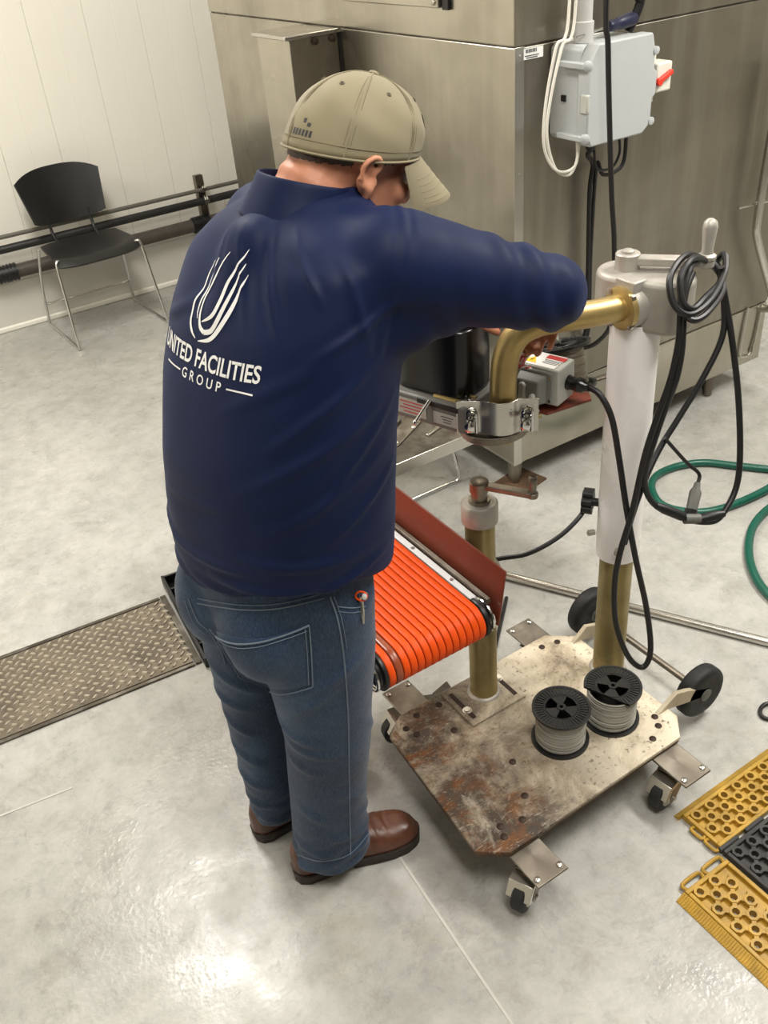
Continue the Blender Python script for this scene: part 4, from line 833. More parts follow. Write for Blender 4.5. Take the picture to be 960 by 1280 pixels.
MB().tube([(1.345, 1.093, 1.212), (1.309, 1.076, 1.181), (1.293, 1.058, 1.128), (1.289, 1.052, 1.083), (1.276, 1.047, 1.032), (1.262, 1.053, 0.975), (1.242, 1.055, 0.91), (1.224, 1.055, 0.844), (1.232, 1.053, 0.794), (1.251, 1.042, 0.758), (1.287, 1.029, 0.733), (1.311, 1.002, 0.716), (1.349, 0.975, 0.71), (1.376, 0.97, 0.724), (1.415, 0.978, 0.763), (1.431, 0.992, 0.828), (1.447, 1.027, 0.937), (1.454, 1.065, 1.044), (1.456, 1.094, 1.118), (1.449, 1.114, 1.178), (1.44, 1.135, 1.20)], 0.0064, 10, smooth=7).build('cord_strand', 'cord_black', hk)
MB().tube([(1.438, 1.103, 1.195), (1.455, 1.1, 1.125), (1.443, 1.083, 1.058), (1.399, 1.08, 0.987), (1.344, 1.083, 0.915), (1.294, 1.083, 0.859), (1.244, 1.071, 0.808), (1.209, 1.065, 0.738), (1.187, 1.06, 0.68)], 0.0064, 10, smooth=7).build('cord_strand', 'cord_black', hk)
MB().tube([(1.300, 1.079, 0.882), (1.349, 1.057, 0.815), (1.377, 1.044, 0.782), (1.366, 1.036, 0.765)], 0.004, 8, smooth=6).build('plug_lead', 'cord_black', hk)
pa, pb = V(1.366, 1.036, 0.768), V(1.306, 1.0, 0.705); pd = (pb-pa).normalized(); pr = pd.orthogonal().normalized()
pg = MB().tube([pa, pa+pd*0.012, pa+pd*0.02, pa+pd*0.062], [0.006, 0.008, 0.0125, 0.0115], 8).build('inline_plug', 'plug_grey', hk, angle=30)
MB().tube([pa+pd*0.060, pa+pd*0.082], [0.014, 0.011], 8).build('plug_end', 'black_plastic', pg, angle=30)
for q0, q1 in ((V(1.251, 1.042, 0.758), V(1.311, 1.002, 0.718)), (V(1.318, 0.998, 0.714), V(1.376, 0.968, 0.722))): MB().tube([q0, q0.lerp(q1, 0.25), q0.lerp(q1, 0.75), q1], [0.007, 0.0105, 0.0105, 0.007], 10).build('cord_connector', 'black_plastic', hk)
MB().cyl((1.300, 1.006, 0.722), (1.330, 0.993, 0.716), 0.011, seg=12).build('tape_wrap', 'plug_grey', hk)
tag(MB().tube([(1.275, 1.262, 0.632), (1.247, 1.256, 0.612), (1.194, 1.266, 0.576), (1.13, 1.298, 0.541), (1.071, 1.370, 0.50), (1.045, 1.40, 0.40), (1.05, 1.41, 0.25), (1.10, 1.43, 0.02), (1.2, 1.52, 0.006), (1.4, 1.7, 0.006)], 0.0058, 8, smooth=7).build('power_lead', 'cord_black'), 'black lead hanging between the short post and black star knob', 'cable')
# ------------------------------------------------------------------ the man
man = thing('person', 'man in navy long sleeved polo, jeans and olive cap leaning over sealing head', 'person', (0.5, 1.27, 0))
DG = bpy.context.evaluated_depsgraph_get
def voxel(mb, size, smooth=6, lam=0.5):
    me = bpy.data.meshes.new('tmp'); me.from_pydata([tuple(p) for p in mb.v], [], mb.f); me.update()
    bm = bmesh.new(); bm.from_mesh(me); bmesh.ops.recalc_face_normals(bm, faces=bm.faces); bm.to_mesh(me); bm.free()
    o = bpy.data.objects.new('tmp', me); COL.objects.link(o)
    md = o.modifiers.new('r', 'REMESH'); md.mode = 'VOXEL'; md.voxel_size = size
    bpy.context.view_layer.update()
    ev = o.evaluated_get(DG()); out = bpy.data.meshes.new_from_object(ev); bpy.data.objects.remove(o); bpy.data.meshes.remove(me)
    if smooth: lap(out, smooth, lam)
    return out
def getP(me):
    a = np.empty(len(me.vertices)*3); me.vertices.foreach_get('co', a); return a.reshape(-1, 3)
def setP(me, P): me.vertices.foreach_set('co', P.ravel()); me.update()
def getN(me):
    a = np.empty(len(me.vertices)*3); me.vertices.foreach_get('normal', a); return a.reshape(-1, 3)
def lap(me, it, lam=0.5, mask=None):
    P = getP(me); E = np.empty(len(me.edges)*2, dtype=np.int64); me.edges.foreach_get('vertices', E); E = E.reshape(-1, 2)
    deg = np.bincount(E.ravel(), minlength=len(P)).astype(float)[:, None]
    for _ in range(it):
        Q = np.stack([np.bincount(E[:, 0], P[E[:, 1], k], len(P)) + np.bincount(E[:, 1], P[E[:, 0], k], len(P)) for k in range(3)], 1)/deg
        P = P + (Q-P)*(lam if mask is None else lam*mask[:, None])
    setP(me, P)
def rebase(me):
    P = getP(me) - np.array(BASE[man]); setP(me, P)
def vnoise(P, f, seed=0):
    rs = np.random.RandomState(seed); out = np.zeros(len(P))
    for k in range(7):
        d = rs.randn(3); d /= np.linalg.norm(d); out += np.sin(P @ d*f*(0.6+0.25*k) + rs.rand()*6.28 + 1.3*np.sin(P @ rs.randn(3)*f*0.35))
    return out/7
def seg_d(P, a, b):
    a, b = np.array(a), np.array(b); ab = b-a; t = np.clip((P-a) @ ab/(ab @ ab), 0, 1); return np.linalg.norm(P-(a+t[:, None]*ab), axis=1), t

# torso frame
PHI = rad(12); TU = V(math.cos(PHI), math.sin(PHI), 0); TW = V(math.sin(PHI), -math.cos(PHI), 0)
TS = [(0.83, 0.520, 1.255, 0.172, 0.200), (0.95, 0.525, 1.255, 0.180, 0.205), (1.10, 0.545, 1.260, 0.178, 0.205), (1.22, 0.570, 1.265, 0.168, 0.210), (1.32, 0.600, 1.267, 0.155, 0.212), (1.40, 0.630, 1.268, 0.132, 0.200), (1.435, 0.642, 1.272, 0.105, 0.160), (1.46, 0.655, 1.277, 0.085, 0.105), (1.48, 0.665, 1.28, 0.07, 0.075)]
TSA = np.array(TS)
def tsec(z): return [np.interp(z, TSA[:, 0], TSA[:, k]) for k in range(1, 5)]
def sell(t, n=2.3):
    c, s = math.cos(t), math.sin(t); return math.copysign(abs(c)**(2/n), c), math.copysign(abs(s)**(2/n), s)
def tring(z, hem=False, grow=0.0):
    x, y, a, b = tsec(z); out = []
    for k in range(48):
        t = 2*PI*k/48; c, s = sell(t); p = V(x, y, z) + TU*(a+grow)*c + TW*(b+grow)*s
        if hem:
            d = (TU*c + TW*s).normalized(); q = max(0, d.dot(V(-0.45, -0.89, 0))); p.z = 0.838 + 0.078*q**1.3
        out.append(p)
    return out
SR, ER, WR = V(0.705, 1.125, 1.385), V(0.930, 1.022, 1.307), V(1.128, 1.218, 1.204)
SL, EL, WL = V(0.665, 1.430, 1.385), V(0.860, 1.490, 1.245), V(0.985, 1.400, 1.170)
sm_ = MB()
sm_.loft([tring(0.83, True)] + [tring(z) for z in (0.95, 1.02, 1.10, 1.16, 1.22, 1.27, 1.32, 1.36, 1.40, 1.42, 1.435, 1.448, 1.46, 1.47, 1.48)])
sm_.capsule((0.650, 1.25, 1.398), SR + V(-0.005, 0.0, 0.0), 0.066, 0.082); sm_.capsule((0.650, 1.30, 1.400), SL, 0.066, 0.078)
sm_.capsule(SR, ER, 0.086, 0.060); sm_.capsule(ER, WR, 0.060, 0.042)
sm_.capsule(SL, EL, 0.080, 0.060); sm_.capsule(EL, WL, 0.060, 0.042)
sm_.capsule((0.68, 1.14, 1.30), (0.80, 1.085, 1.335), 0.075, 0.06)
sm_.capsule((0.50, 1.24, 1.33), (0.56, 1.25, 1.41), 0.05, 0.06)
shirt_me = voxel(sm_, 0.0052, 20, 0.55)
P = getP(shirt_me); N = getN(shirt_me)
cx = np.interp(P[:, 2], TSA[:, 0], TSA[:, 1]); cy = np.interp(P[:, 2], TSA[:, 0], TSA[:, 2])
rel = np.stack([P[:, 0]-cx, P[:, 1]-cy], 1); fu = rel @ np.array(TU[:2]); fw_ = rel @ np.array(TW[:2])
ang = np.degrees(np.arctan2(fw_, -fu))          # 0 at the spine, + toward his right
ua = np.array(ER-SR); ual = np.linalg.norm(ua); dA, tA = seg_d(P, SR, ER); tAx = (P-np.array(SR)) @ ua/(ual*ual)
armw = ss(-0.05, 0.25, tAx)*(dA < 0.13); dF, tF = seg_d(P, ER, WR)
isarm = np.maximum(armw, (dF < 0.075)*1.0); torso = 1-np.clip(isarm, 0, 1)
disp = 0.0016*vnoise(P*np.array([1, 1, 0.8]), 22, 3) + 0.0010*vnoise(P, 48, 5)
def tf(a0, z0, a1, z1, amp, wid):
    Q = np.stack([ang*0.0033, P[:, 2]], 1); A = np.array([a0*0.0033, z0]); B = np.array([a1*0.0033, z1]); ab = B-A
    t_ = np.clip((Q-A) @ ab/(ab @ ab), 0, 1); d = np.linalg.norm(Q-(A+t_[:, None]*ab), axis=1); m = np.abs(ang) < 150
    return 1.7*amp*(np.exp(-(d/(wid*0.62))**2) - 0.45*np.exp(-(d/(wid*1.5))**2))*np.sin(np.clip(t_, 0.04, 0.96)*PI)**0.7*torso*m
for a in ((8, 0.935, 75, 0.915, 0.006, 0.013), (-35, 0.955, 45, 0.965, 0.005, 0.014), (20, 0.99, 95, 0.955, 0.005, 0.016), (-60, 0.90, -5, 0.885, 0.006, 0.013), (-70, 0.99, -20, 0.96, 0.004, 0.014),
          (40, 1.03, 105, 1.12, 0.004, 0.018), (30, 1.10, 95, 1.20, 0.0045, 0.018), (45, 1.17, 88, 1.27, 0.005, 0.016), (62, 1.05, 108, 1.20, 0.004, 0.016), (20, 1.22, 70, 1.30, 0.003, 0.02),
          (-55, 1.30, -15, 1.36, 0.003, 0.016), (-80, 1.13, -50, 1.02, 0.004, 0.018), (-75, 1.23, -50, 1.14, 0.004, 0.016), (5, 1.46, 25, 1.34, 0.004, 0.010), (25, 1.455, 45, 1.33, 0.005, 0.011), (70, 1.42, 85, 1.30, 0.005, 0.010), (60, 1.30, 100, 1.36, 0.005, 0.012), (-30, 1.05, 30, 1.07, 0.003, 0.012), (50, 0.90, 110, 0.93, 0.006, 0.012), (-20, 0.905, 40, 0.90, 0.005, 0.011), (70, 1.00, 115, 1.08, 0.005, 0.014), (45, 1.45, 62, 1.37, 0.0045, 0.009), (-10, 1.455, -5, 1.38, 0.003, 0.010)):
    disp += tf(*a)
# creases across the sleeve
axd = ua/ual; perp = np.cross(axd, [0, 0, 1.]); perp /= np.linalg.norm(perp); uq = np.cross(perp, axd)
va = (P-np.array(SR)) @ uq; vb = (P-np.array(SR)) @ perp
disp += armw*(0.0036*np.sin((tAx*ual*110) + va*46 + 1.4*np.sin(va*30+vb*25))*ss(0.1, 0.5, tAx)*(0.55+0.45*np.sin(tAx*9+va*20)))
disp += (dF < 0.07)*0.0010*np.sin(((P-np.array(ER)) @ np.array((WR-ER).normalized()))*110)
# armhole seam
Qs = P-np.array(SR); sd_ = np.abs(Qs @ axd - 0.0 + 0.35*np.abs(va-0.02)*0); disp -= 0.0022*np.exp(-((sd_-0.01)/0.005)**2)*(dA < 0.14)
setP(shirt_me, P + N*disp[:, None]); lap(shirt_me, 2, 0.4)
shirt_bvh = BVHTree.FromPolygons([tuple(v.co) for v in shirt_me.vertices], [tuple(p.vertices) for p in shirt_me.polygons])
rebase(shirt_me)
shirt = link_mesh('polo_shirt', shirt_me, 'navy_knit', man, angle=180); shirt['label'] = 'navy blue long sleeved polo shirt'
# hem and collar
hp_ = tring(0.83, True, 0.002); hem = MB(); rings = []
for i, p in enumerate(hp_):
    q = hp_[(i+1) % 48] - hp_[i-1]; o_ = V(p.x-0.52, p.y-1.255, 0).normalized()
for k in range(1): hem.tube([p + V(0, 0, 0.006) for p in hp_], 0.0045, 8, closed=True, smooth=2)

CO = V(0.664, 1.280, 1.462); CMX = Rz(rad(0)) @ Matrix.Rotation(rad(13), 3, 'Y')
def colp(t, r, z, sx=1.0): return CO + CMX @ V(-r*sx*math.cos(t), r*math.sin(t)*-1, z)
cm_ = MB(); nn_ = 40; prof = [(0.070, -0.020), (0.069, 0.010), (0.070, 0.030), (0.073, 0.035), (0.077, 0.031), (0.084, 0.006), (0.098, -0.022), (0.101, -0.027), (0.096, -0.027), (0.084, -0.004)]
rings = []
for i in range(nn_+1):
    t = rad(-155 + 310*i/nn_); k = 1 + 0.10*abs(math.sin(t)); dr = 0.004*math.sin(3*t)
    rings.append([colp(t, (r + (0.006*math.sin(2*t+1) if j > 4 else 0))*1.0, z - 0.012*(1-math.cos(t))*0.5, 1.02) for j, (r, z) in enumerate(prof)])
cob = cm_.loft(rings).build('collar', 'navy_knit', shirt, angle=180); cob.modifiers.new('s', 'SUBSURF').levels = 2; cob.modifiers['s'].render_levels = 2
# ---- logo and lettering on the back
def back_map(s, z):
    x, y, a, b = tsec(z); c = V(x, y, z); acc = 0; sg = 1 if s >= 0 else -1; s = abs(s); prev = None; n = 60
    for k in range(n+1):
        t = PI - sg*(PI*0.75*k/n); cc, s2 = sell(t); p = TU*a*cc + TW*b*s2
        if prev is not None:
            dl = (p-prev).length
            if acc + dl >= s: p = prev.lerp(p, (s-acc)/dl); break
            acc += dl
        prev = p
    d = p.normalized(); nr = (TU*(p.dot(TU)/a**2) + TW*(p.dot(TW)/b**2)).normalized()
    hit = shirt_bvh.ray_cast(c + p + nr*0.12, -nr)
    q, nrm = hit[0], hit[1]
    return (q + nrm*0.0012) if q is not None else c + p
def wrap_mesh(name, me):
    bm = bmesh.new(); bm.from_mesh(me); bmesh.ops.triangulate(bm, faces=bm.faces)
    for _ in range(5):
        es = [e for e in bm.edges if e.calc_length() > 0.007]
        if not es: break
        bmesh.ops.subdivide_edges(bm, edges=es, cuts=1); bmesh.ops.triangulate(bm, faces=bm.faces)
    for v in bm.verts: v.co = back_map(v.co.x, v.co.y)
    # thickness 
    bm.to_mesh(me); bm.free(); rebase(me)
    o = link_mesh(name, me, 'print_white', shirt, angle=180); return o
def text_mesh(body, size, cx_, cy_, width=None, spacing=1.0, offset=0.0):
    cu = bpy.data.curves.new('t', 'FONT'); cu.body = body; cu.size = size; cu.align_x = 'CENTER'; cu.align_y = 'CENTER'; cu.space_character = spacing; cu.offset = offset; cu.resolution_u = 4; cu.fill_mode = 'FRONT'
    o = bpy.data.objects.new('t', cu); COL.objects.link(o); bpy.context.view_layer.update()
    me = bpy.data.meshes.new_from_object(o.evaluated_get(DG())); bpy.data.objects.remove(o)
    P_ = getP(me); w_ = P_[:, 0].max()-P_[:, 0].min(); k = (width/w_) if width else 1.0
    P_[:, 0] = (P_[:, 0]-(P_[:, 0].max()+P_[:, 0].min())/2)*k + cx_; P_[:, 1] = (P_[:, 1]-(P_[:, 1].max()+P_[:, 1].min())/2) + cy_; P_[:, 2] = 0
    setP(me, P_); return me
LX = 0.004; LZ = 1.362
wrap_mesh('company_lettering', text_mesh('UNITED FACILITIES', 0.0345, LX-0.011, 1.281, 0.250, 1.0, 0.0007))
wrap_mesh('company_lettering', text_mesh('GROUP', 0.0200, LX-0.002, 1.2535, 0.098, 1.6, 0.0002))
def ribbon(pts, wid):
    Q = spline([V(x, y, 0) for x, y in pts], 8); n = len(Q); W = np.interp(np.linspace(0, 1, n), np.linspace(0, 1, len(wid)), wid); vs = []; fs = []
    for i in range(n):
        t = (Q[min(i+1, n-1)]-Q[max(i-1, 0)]).normalized(); nn = V(-t.y, t.x, 0)*W[i]/2; vs += [Q[i]-nn, Q[i]+nn]
    me = bpy.data.meshes.new('stroke'); me.from_pydata([tuple(v) for v in vs], [], [(2*i, 2*i+2, 2*i+3, 2*i+1) for i in range(n-1)]); return me
def LC(pts): return [((x-238)/174*0.090*(0.86 if x > 238 else 1.3) + LX+0.004, LZ+0.004 + (500-y)/310*0.130) for x, y in pts]
strokes = [([(180, 400), (168, 450), (167, 490), (150, 535), (152, 590), (168, 625), (187, 644)], [0.0014, 0.004, 0.004, 0.0048, 0.0055, 0.006, 0.0012]),
           ([(208, 380), (194, 440), (190, 480), (174, 525), (172, 560), (178, 582)], [0.0012, 0.0035, 0.004, 0.0045, 0.004, 0.001]),
           ([(241, 353), (218, 410), (208, 460), (190, 510), (185, 560), (196, 600), (215, 614)], [0.0012, 0.0035, 0.0042, 0.0052, 0.006, 0.008, 0.009]),
           ([(215, 614), (240, 600), (262, 560), (278, 500), (290, 440), (301, 386)], [0.009, 0.010, 0.009, 0.007, 0.0045, 0.001]),
           ([(298, 343), (280, 390), (262, 440), (254, 500), (236, 550), (200, 584)], [0.001, 0.004, 0.0058, 0.007, 0.008, 0.0018]),
           ([(321, 418), (310, 480), (296, 540), (268, 600), (236, 632), (198, 649)], [0.001, 0.007, 0.0095, 0.010, 0.008, 0.0012])]
for pts, wd in strokes: wrap_mesh('logo_stroke', ribbon(LC(pts), [q*0.78 for q in wd]))
for sx in (-1, 1): wrap_mesh('lettering_rule', ribbon([(LX + sx*0.058, 1.2535), (LX + sx*0.075, 1.2535), (LX + sx*0.108, 1.2535)], [0.0022, 0.0022]))

# ---- jeans
jm = MB()
def ering(x, y, z, a, b, n=2.2, az=PHI, k=40):
    u = V(math.cos(az), math.sin(az), 0); w_ = V(math.sin(az), -math.cos(az), 0); return [V(x, y, z) + u*a*sell(2*PI*i/k, n)[0] + w_*b*sell(2*PI*i/k, n)[1] for i in range(k)]
jm.loft([ering(0.505, 1.262, z, a, b) for z, a, b in ((0.70, 0.09, 0.13), (0.74, 0.13, 0.168), (0.80, 0.150, 0.182), (0.86, 0.152, 0.184), (0.92, 0.150, 0.182), (0.99, 0.146, 0.178))])
jm.ellipsoid((0.432, 1.19, 0.79), (0.085, 0.092, 0.115)); jm.ellipsoid((0.405, 1.315, 0.79), (0.085, 0.092, 0.115))
RL = [(0.83, 0.520, 1.172, 0.115, 0.100), (0.70, 0.518, 1.175, 0.108, 0.100), (0.58, 0.517, 1.180, 0.097, 0.090), (0.46, 0.515, 1.186, 0.088, 0.083), (0.34, 0.508, 1.200, 0.084, 0.079), (0.22, 0.501, 1.212, 0.083, 0.076), (0.12, 0.497, 1.218, 0.084, 0.074), (0.055, 0.494, 1.220, 0.088, 0.074)]
LL = [(0.83, 0.470, 1.350, 0.110, 0.095), (0.70, 0.462, 1.355, 0.104, 0.092), (0.58, 0.458, 1.362, 0.094, 0.085), (0.46, 0.455, 1.368, 0.084, 0.077), (0.34, 0.453, 1.373, 0.078, 0.070), (0.22, 0.452, 1.378, 0.074, 0.068), (0.12, 0.455, 1.380, 0.072, 0.064), (0.075, 0.457, 1.380, 0.074, 0.064)]
for L_, az in ((RL, rad(-14)), (LL, rad(0))): jm.loft([ering(x, y, z, a, b, 2.1, az) for z, x, y, a, b in L_])
jeans_me = voxel(jm, 0.0065, 10, 0.55)
P = getP(jeans_me); N = getN(jeans_me); z = P[:, 2]
RLa = np.array(RL); LLa = np.array(LL)
rx, ry = np.interp(z, RLa[::-1, 0], RLa[::-1, 1]), np.interp(z, RLa[::-1, 0], RLa[::-1, 2]); lx_, ly_ = np.interp(z, LLa[::-1, 0], LLa[::-1, 1]), np.interp(z, LLa[::-1, 0], LLa[::-1, 2])
right = np.hypot(P[:, 0]-rx, P[:, 1]-ry) < np.hypot(P[:, 0]-lx_, P[:, 1]-ly_)
th = np.where(right, np.arctan2(P[:, 1]-ry, P[:, 0]-rx), np.arctan2(P[:, 1]-ly_, P[:, 0]-lx_))
d = 0.0018*vnoise(P*np.array([1, 1, 0.7]), 24, 11) + 0.0010*vnoise(P, 60, 12)
bunch = ss(0.26, 0.08, z); d += bunch*(0.0032*np.sin(z*95 + 2.6*np.sin(th*1.5+1) + 1.5*np.sin(th))*(0.5+0.5*np.sin(2*th+z*20)) + 0.002*np.sin(z*150 + 3*np.sin(th*1.5)))
knee = np.exp(-((z-0.50)/0.10)**2); d += 0
thigh = np.exp(-((z-0.68)/0.08)**2); d += 0
def jf(rt, a0, z0, a1, z1, amp, wid):
    dth = (np.degrees(th)-a0+180) % 360 - 180; Q = np.stack([dth*0.0015, z], 1); A = np.array([0.0, z0]); B = np.array([(a1-a0)*0.0015, z1]); ab = B-A
    t_ = np.clip((Q-A) @ ab/(ab @ ab), 0, 1); dd_ = np.linalg.norm(Q-(A+t_[:, None]*ab), axis=1)
    return amp*np.exp(-(dd_/wid)**2)*np.sin(np.clip(t_, 0.05, 0.95)*PI)**0.7*(right == rt)
for a_ in ((1, 215, 0.66, 290, 0.72, 0.006, 0.010), (1, 200, 0.60, 265, 0.68, 0.006, 0.010), (1, 170, 0.55, 235, 0.51, 0.007, 0.010), (1, 180, 0.50, 260, 0.47, 0.006, 0.010), (1, 170, 0.45, 230, 0.42, 0.005, 0.009), (1, 300, 0.52, 350, 0.44, 0.005, 0.010), (1, 240, 0.36, 310, 0.28, 0.005, 0.011), (1, 190, 0.30, 250, 0.24, 0.005, 0.010), (1, 230, 0.20, 320, 0.15, 0.006, 0.009), (1, 180, 0.16, 260, 0.12, 0.006, 0.008), (1, 260, 0.11, 350, 0.13, 0.006, 0.008), (1, 280, 0.24, 350, 0.20, 0.005, 0.010),
           (0, 170, 0.62, 250, 0.54, 0.006, 0.010), (0, 150, 0.52, 235, 0.49, 0.007, 0.010), (0, 160, 0.46, 240, 0.40, 0.006, 0.010), (0, 160, 0.36, 240, 0.30, 0.006, 0.011), (0, 150, 0.26, 240, 0.22, 0.007, 0.010), (0, 160, 0.17, 250, 0.15, 0.007, 0.008), (0, 170, 0.12, 240, 0.10, 0.005, 0.007)):
    d += jf(bool(a_[0]), *a_[1:])
d[z > 0.99] = 0
setP(jeans_me, P + N*d[:, None]); lap(jeans_me, 2, 0.4)
jeans_bvh = BVHTree.FromPolygons([tuple(v.co) for v in jeans_me.vertices], [tuple(p.vertices) for p in jeans_me.polygons])
rebase(jeans_me)
jeans = link_mesh('jeans', jeans_me, 'denim', man, angle=180); jeans['label'] = 'faded blue denim jeans'
for L_, az in ((RL, rad(-14)), (LL, rad(0))):
    pass
def pdir(x, y): return (CR*(x-480) + CD*(y-640) + CF*1150).normalized()
def onj(x, y, off=0.0012):
    h = jeans_bvh.ray_cast(CAM, pdir(x, y))
    return None if h[0] is None else h[0] + h[1]*off
def stitch(pts, r=0.0011, name='stitching', mat='stitch', off=0.001, dash=False):
    Q = [V(x, y, 0) for x, y in pts]; Q = spline(Q, 10); W = [onj(q.x, q.y, off) for q in Q]; W = [q for q in W if q]
    if len(W) < 2: return
    if dash:
        m = MB()
        for i in range(0, len(W)-1, 2): m.tube([W[i], W[i+1]], r, 5)
        return m.build(name, mat, jeans)
    return MB().tube(W, r, 6).build(name, mat, jeans)
# back pocket patch on the right seat
def pocket(c00, c10, c11, c01, dip, name='back_pocket', off=0.005):
    nu, nv = 20, 18; g = []
    for j in range(nv+1):
        for i in range(nu+1):
            u, v = i/nu, j/nv; x = (1-u)*(1-v)*c00[0] + u*(1-v)*c10[0] + u*v*c11[0] + (1-u)*v*c01[0]; y = (1-u)*(1-v)*c00[1] + u*(1-v)*c10[1] + u*v*c11[1] + (1-u)*v*c01[1]
            y += dip*math.sin(PI*min(1, u*1.05))*(1-v) + 12*math.sin(PI*u)*v
            e = (i in (0, nu)) or (j in (0, nv)); g.append((onj(x, y, -0.001 if e else off) or V(0.45, 1.2, 0.75)))
    fs = [(j*(nu+1)+i, j*(nu+1)+i+1, (j+1)*(nu+1)+i+1, (j+1)*(nu+1)+i) for j in range(nv) for i in range(nu)]
    return MB().add(g, fs).build(name, 'denim', jeans, angle=180)
pocket((268, 788), (385, 780), (390, 856), (300, 845), 13)
stitch([(264, 784), (278, 797), (300, 803), (330, 800), (360, 790), (386, 779)], 0.0017, off=0.006)
stitch([(270, 791), (282, 802), (302, 808), (330, 805), (360, 795), (383, 786)], 0.0009, off=0.006)
stitch([(386, 781), (389, 815), (391, 856)], 0.0013, off=0.005); stitch([(381, 784), (384, 815), (386, 853)], 0.0009, off=0.006)
stitch([(391, 857), (350, 866), (318, 852), (300, 845)], 0.0009, off=0.005); stitch([(300, 845), (284, 815), (266, 786)], 0.0009, off=0.005)
stitch([(247, 754), (300, 762), (350, 760), (405, 747)], 0.0012); stitch([(247, 748), (300, 756), (350, 754), (405, 741)], 0.0008)
stitch([(236, 748), (247, 775), (262, 790), (276, 812), (282, 830)], 0.0012); stitch([(231, 750), (242, 778), (257, 793)], 0.0008)
stitch([(412, 745), (422, 775), (428, 810), (432, 850), (435, 900), (436, 960), (437, 1020), (438, 1068)], 0.0014); stitch([(417, 745), (427, 775), (433, 810)], 0.0008)
stitch([(422, 758), (440, 760), (456, 758)], 0.0013); stitch([(422, 764), (440, 766), (456, 763)], 0.0008)
stitch([(372, 1068), (400, 1076), (436, 1068), (462, 1040)], 0.0009)
# ---- boots
def boot(heel, az, label):
    M_ = Matrix.Translation(V(heel[0], heel[1], 0)) @ Matrix.Rotation(az, 4, 'Z')
    xs = np.linspace(0, 1, 25); L = 0.305
    hw = lambda u: np.interp(u, [0, 0.03, 0.10, 0.25, 0.42, 0.62, 0.75, 0.86, 0.94, 0.98, 1.0], [0.012, 0.028, 0.038, 0.040, 0.041, 0.050, 0.052, 0.047, 0.035, 0.022, 0.004])
    top = lambda u: np.interp(u, [0, 0.05, 0.15, 0.28, 0.38, 0.50, 0.62, 0.75, 0.86, 0.94, 1.0], [0.085, 0.115, 0.125, 0.125, 0.120, 0.100, 0.084, 0.074, 0.069, 0.060, 0.035])
    cl_ = lambda u: 0.008*math.sin(u*PI)          # slight inward curve
    def ring(u, z0, z1, k=1.0, n=18, p=2.6):
        w_ = hw(u)*k; out = []
        for i in range(n+1):
            t = PI*i/n; c, s = math.cos(t), math.sin(t); out.append(V(u*L, cl_(u) + w_*math.copysign(abs(c)**(2/p), c), z0 + (z1-z0)*abs(s)**(2/p)))
        return out
    up = MB().loft([ring(u, 0.024, top(u)) for u in xs]); up.capsule((0.085, 0.0, 0.06), (0.082, 0, 0.17), 0.046, 0.046)
    me = voxel(up, 0.004, 5); P_ = getP(me); N_ = getN(me)
    cr_ = np.exp(-((P_[:, 0]-0.19)/0.035)**2)*0.0016*np.sin(P_[:, 0]*240 + P_[:, 1]*25)*(P_[:, 2] > 0.05); cr_ -= 0.0018*np.exp(-((P_[:, 0]-0.225-0.25*np.abs(P_[:, 1]-0.005))/0.003)**2)*(P_[:, 2] > 0.045)
    P_ = P_ + N_*cr_[:, None]; A = np.array(M_); P_ = P_ @ A[:3, :3].T + A[:3, 3]; setP(me, P_); rebase(me)
    b = link_mesh('boot', me, 'boot_leather', man, angle=180); b['label'] = label
    so = MB()
    def outline(k, u0=0.0, u1=1.0): 
        uu = np.linspace(u0, u1, 22); return [(u*L, cl_(u) + (hw(u)+k)) for u in uu] + [(u*L, cl_(u) - (hw(u)+k)) for u in uu[::-1]]
    o1 = outline(0.004); so.prism(o1, 0.012, 0.027); so.xf(M_).build('sole', 'boot_sole', b, bevel=0.002)
    MB().prism(outline(0.003, 0.0, 0.30), 0.0, 0.0125).xf(M_).build('heel', 'boot_sole', b, bevel=0.002)
    MB().prism(outline(0.003, 0.44, 1.0), 0.0, 0.0125).xf(M_).build('fore_sole', 'boot_sole', b, bevel=0.002)
    MB().tube([V(x, y, 0.029) for x, y in outline(0.0015)], 0.0014, 6, closed=True).xf(M_).build('welt', 'boot_lace', b)
    ls = MB()
    for k in range(3):
        u = 0.46 + 0.06*k; zt = float(top(u)) + 0.002
        ls.tube([V(u*L, cl_(u)-0.024, zt-0.010), V(u*L+0.006, cl_(u), zt+0.001), V(u*L, cl_(u)+0.024, zt-0.010)], 0.0024, 6, smooth=5)
    ls.xf(M_).build('laces', 'boot_lace', b)
    return b
boot((0.402, 1.248), rad(-14), 'brown leather boot'); boot((0.375, 1.395), rad(0), 'brown leather boot')

# ---- head, neck and hands: one continuous body
HO = V(0.742, 1.283, 1.497); HM = Rz(rad(-3)) @ Matrix.Rotation(rad(22), 3, 'Y')
def H(x, y, z): return HO + HM @ V(x, y, z)
bm_ = MB()
def hell(c, r, extra=None): bm_.ellipsoid(H(*c), r, HM if extra is None else HM @ extra, 24, 16)
hell((-0.004, 0, 0.026), (0.093, 0.075, 0.080)); hell((0.045, 0, -0.025), (0.056, 0.062, 0.085)); hell((0.028, 0, -0.060), (0.062, 0.060, 0.050)); hell((0.080, 0, -0.098), (0.022, 0.026, 0.018))
hell((0.078, 0, 0.022), (0.022, 0.056, 0.014)); hell((0.070, -0.042, -0.022), (0.026, 0.020, 0.020)); hell((0.070, 0.042, -0.022), (0.026, 0.020, 0.020))
bm_.capsule(H(0.098, 0, 0.006), H(0.116, 0, -0.030), 0.008, 0.013); hell((0.106, 0.011, -0.034), (0.010, 0.008, 0.008)); hell((0.106, -0.011, -0.034), (0.010, 0.008, 0.008))
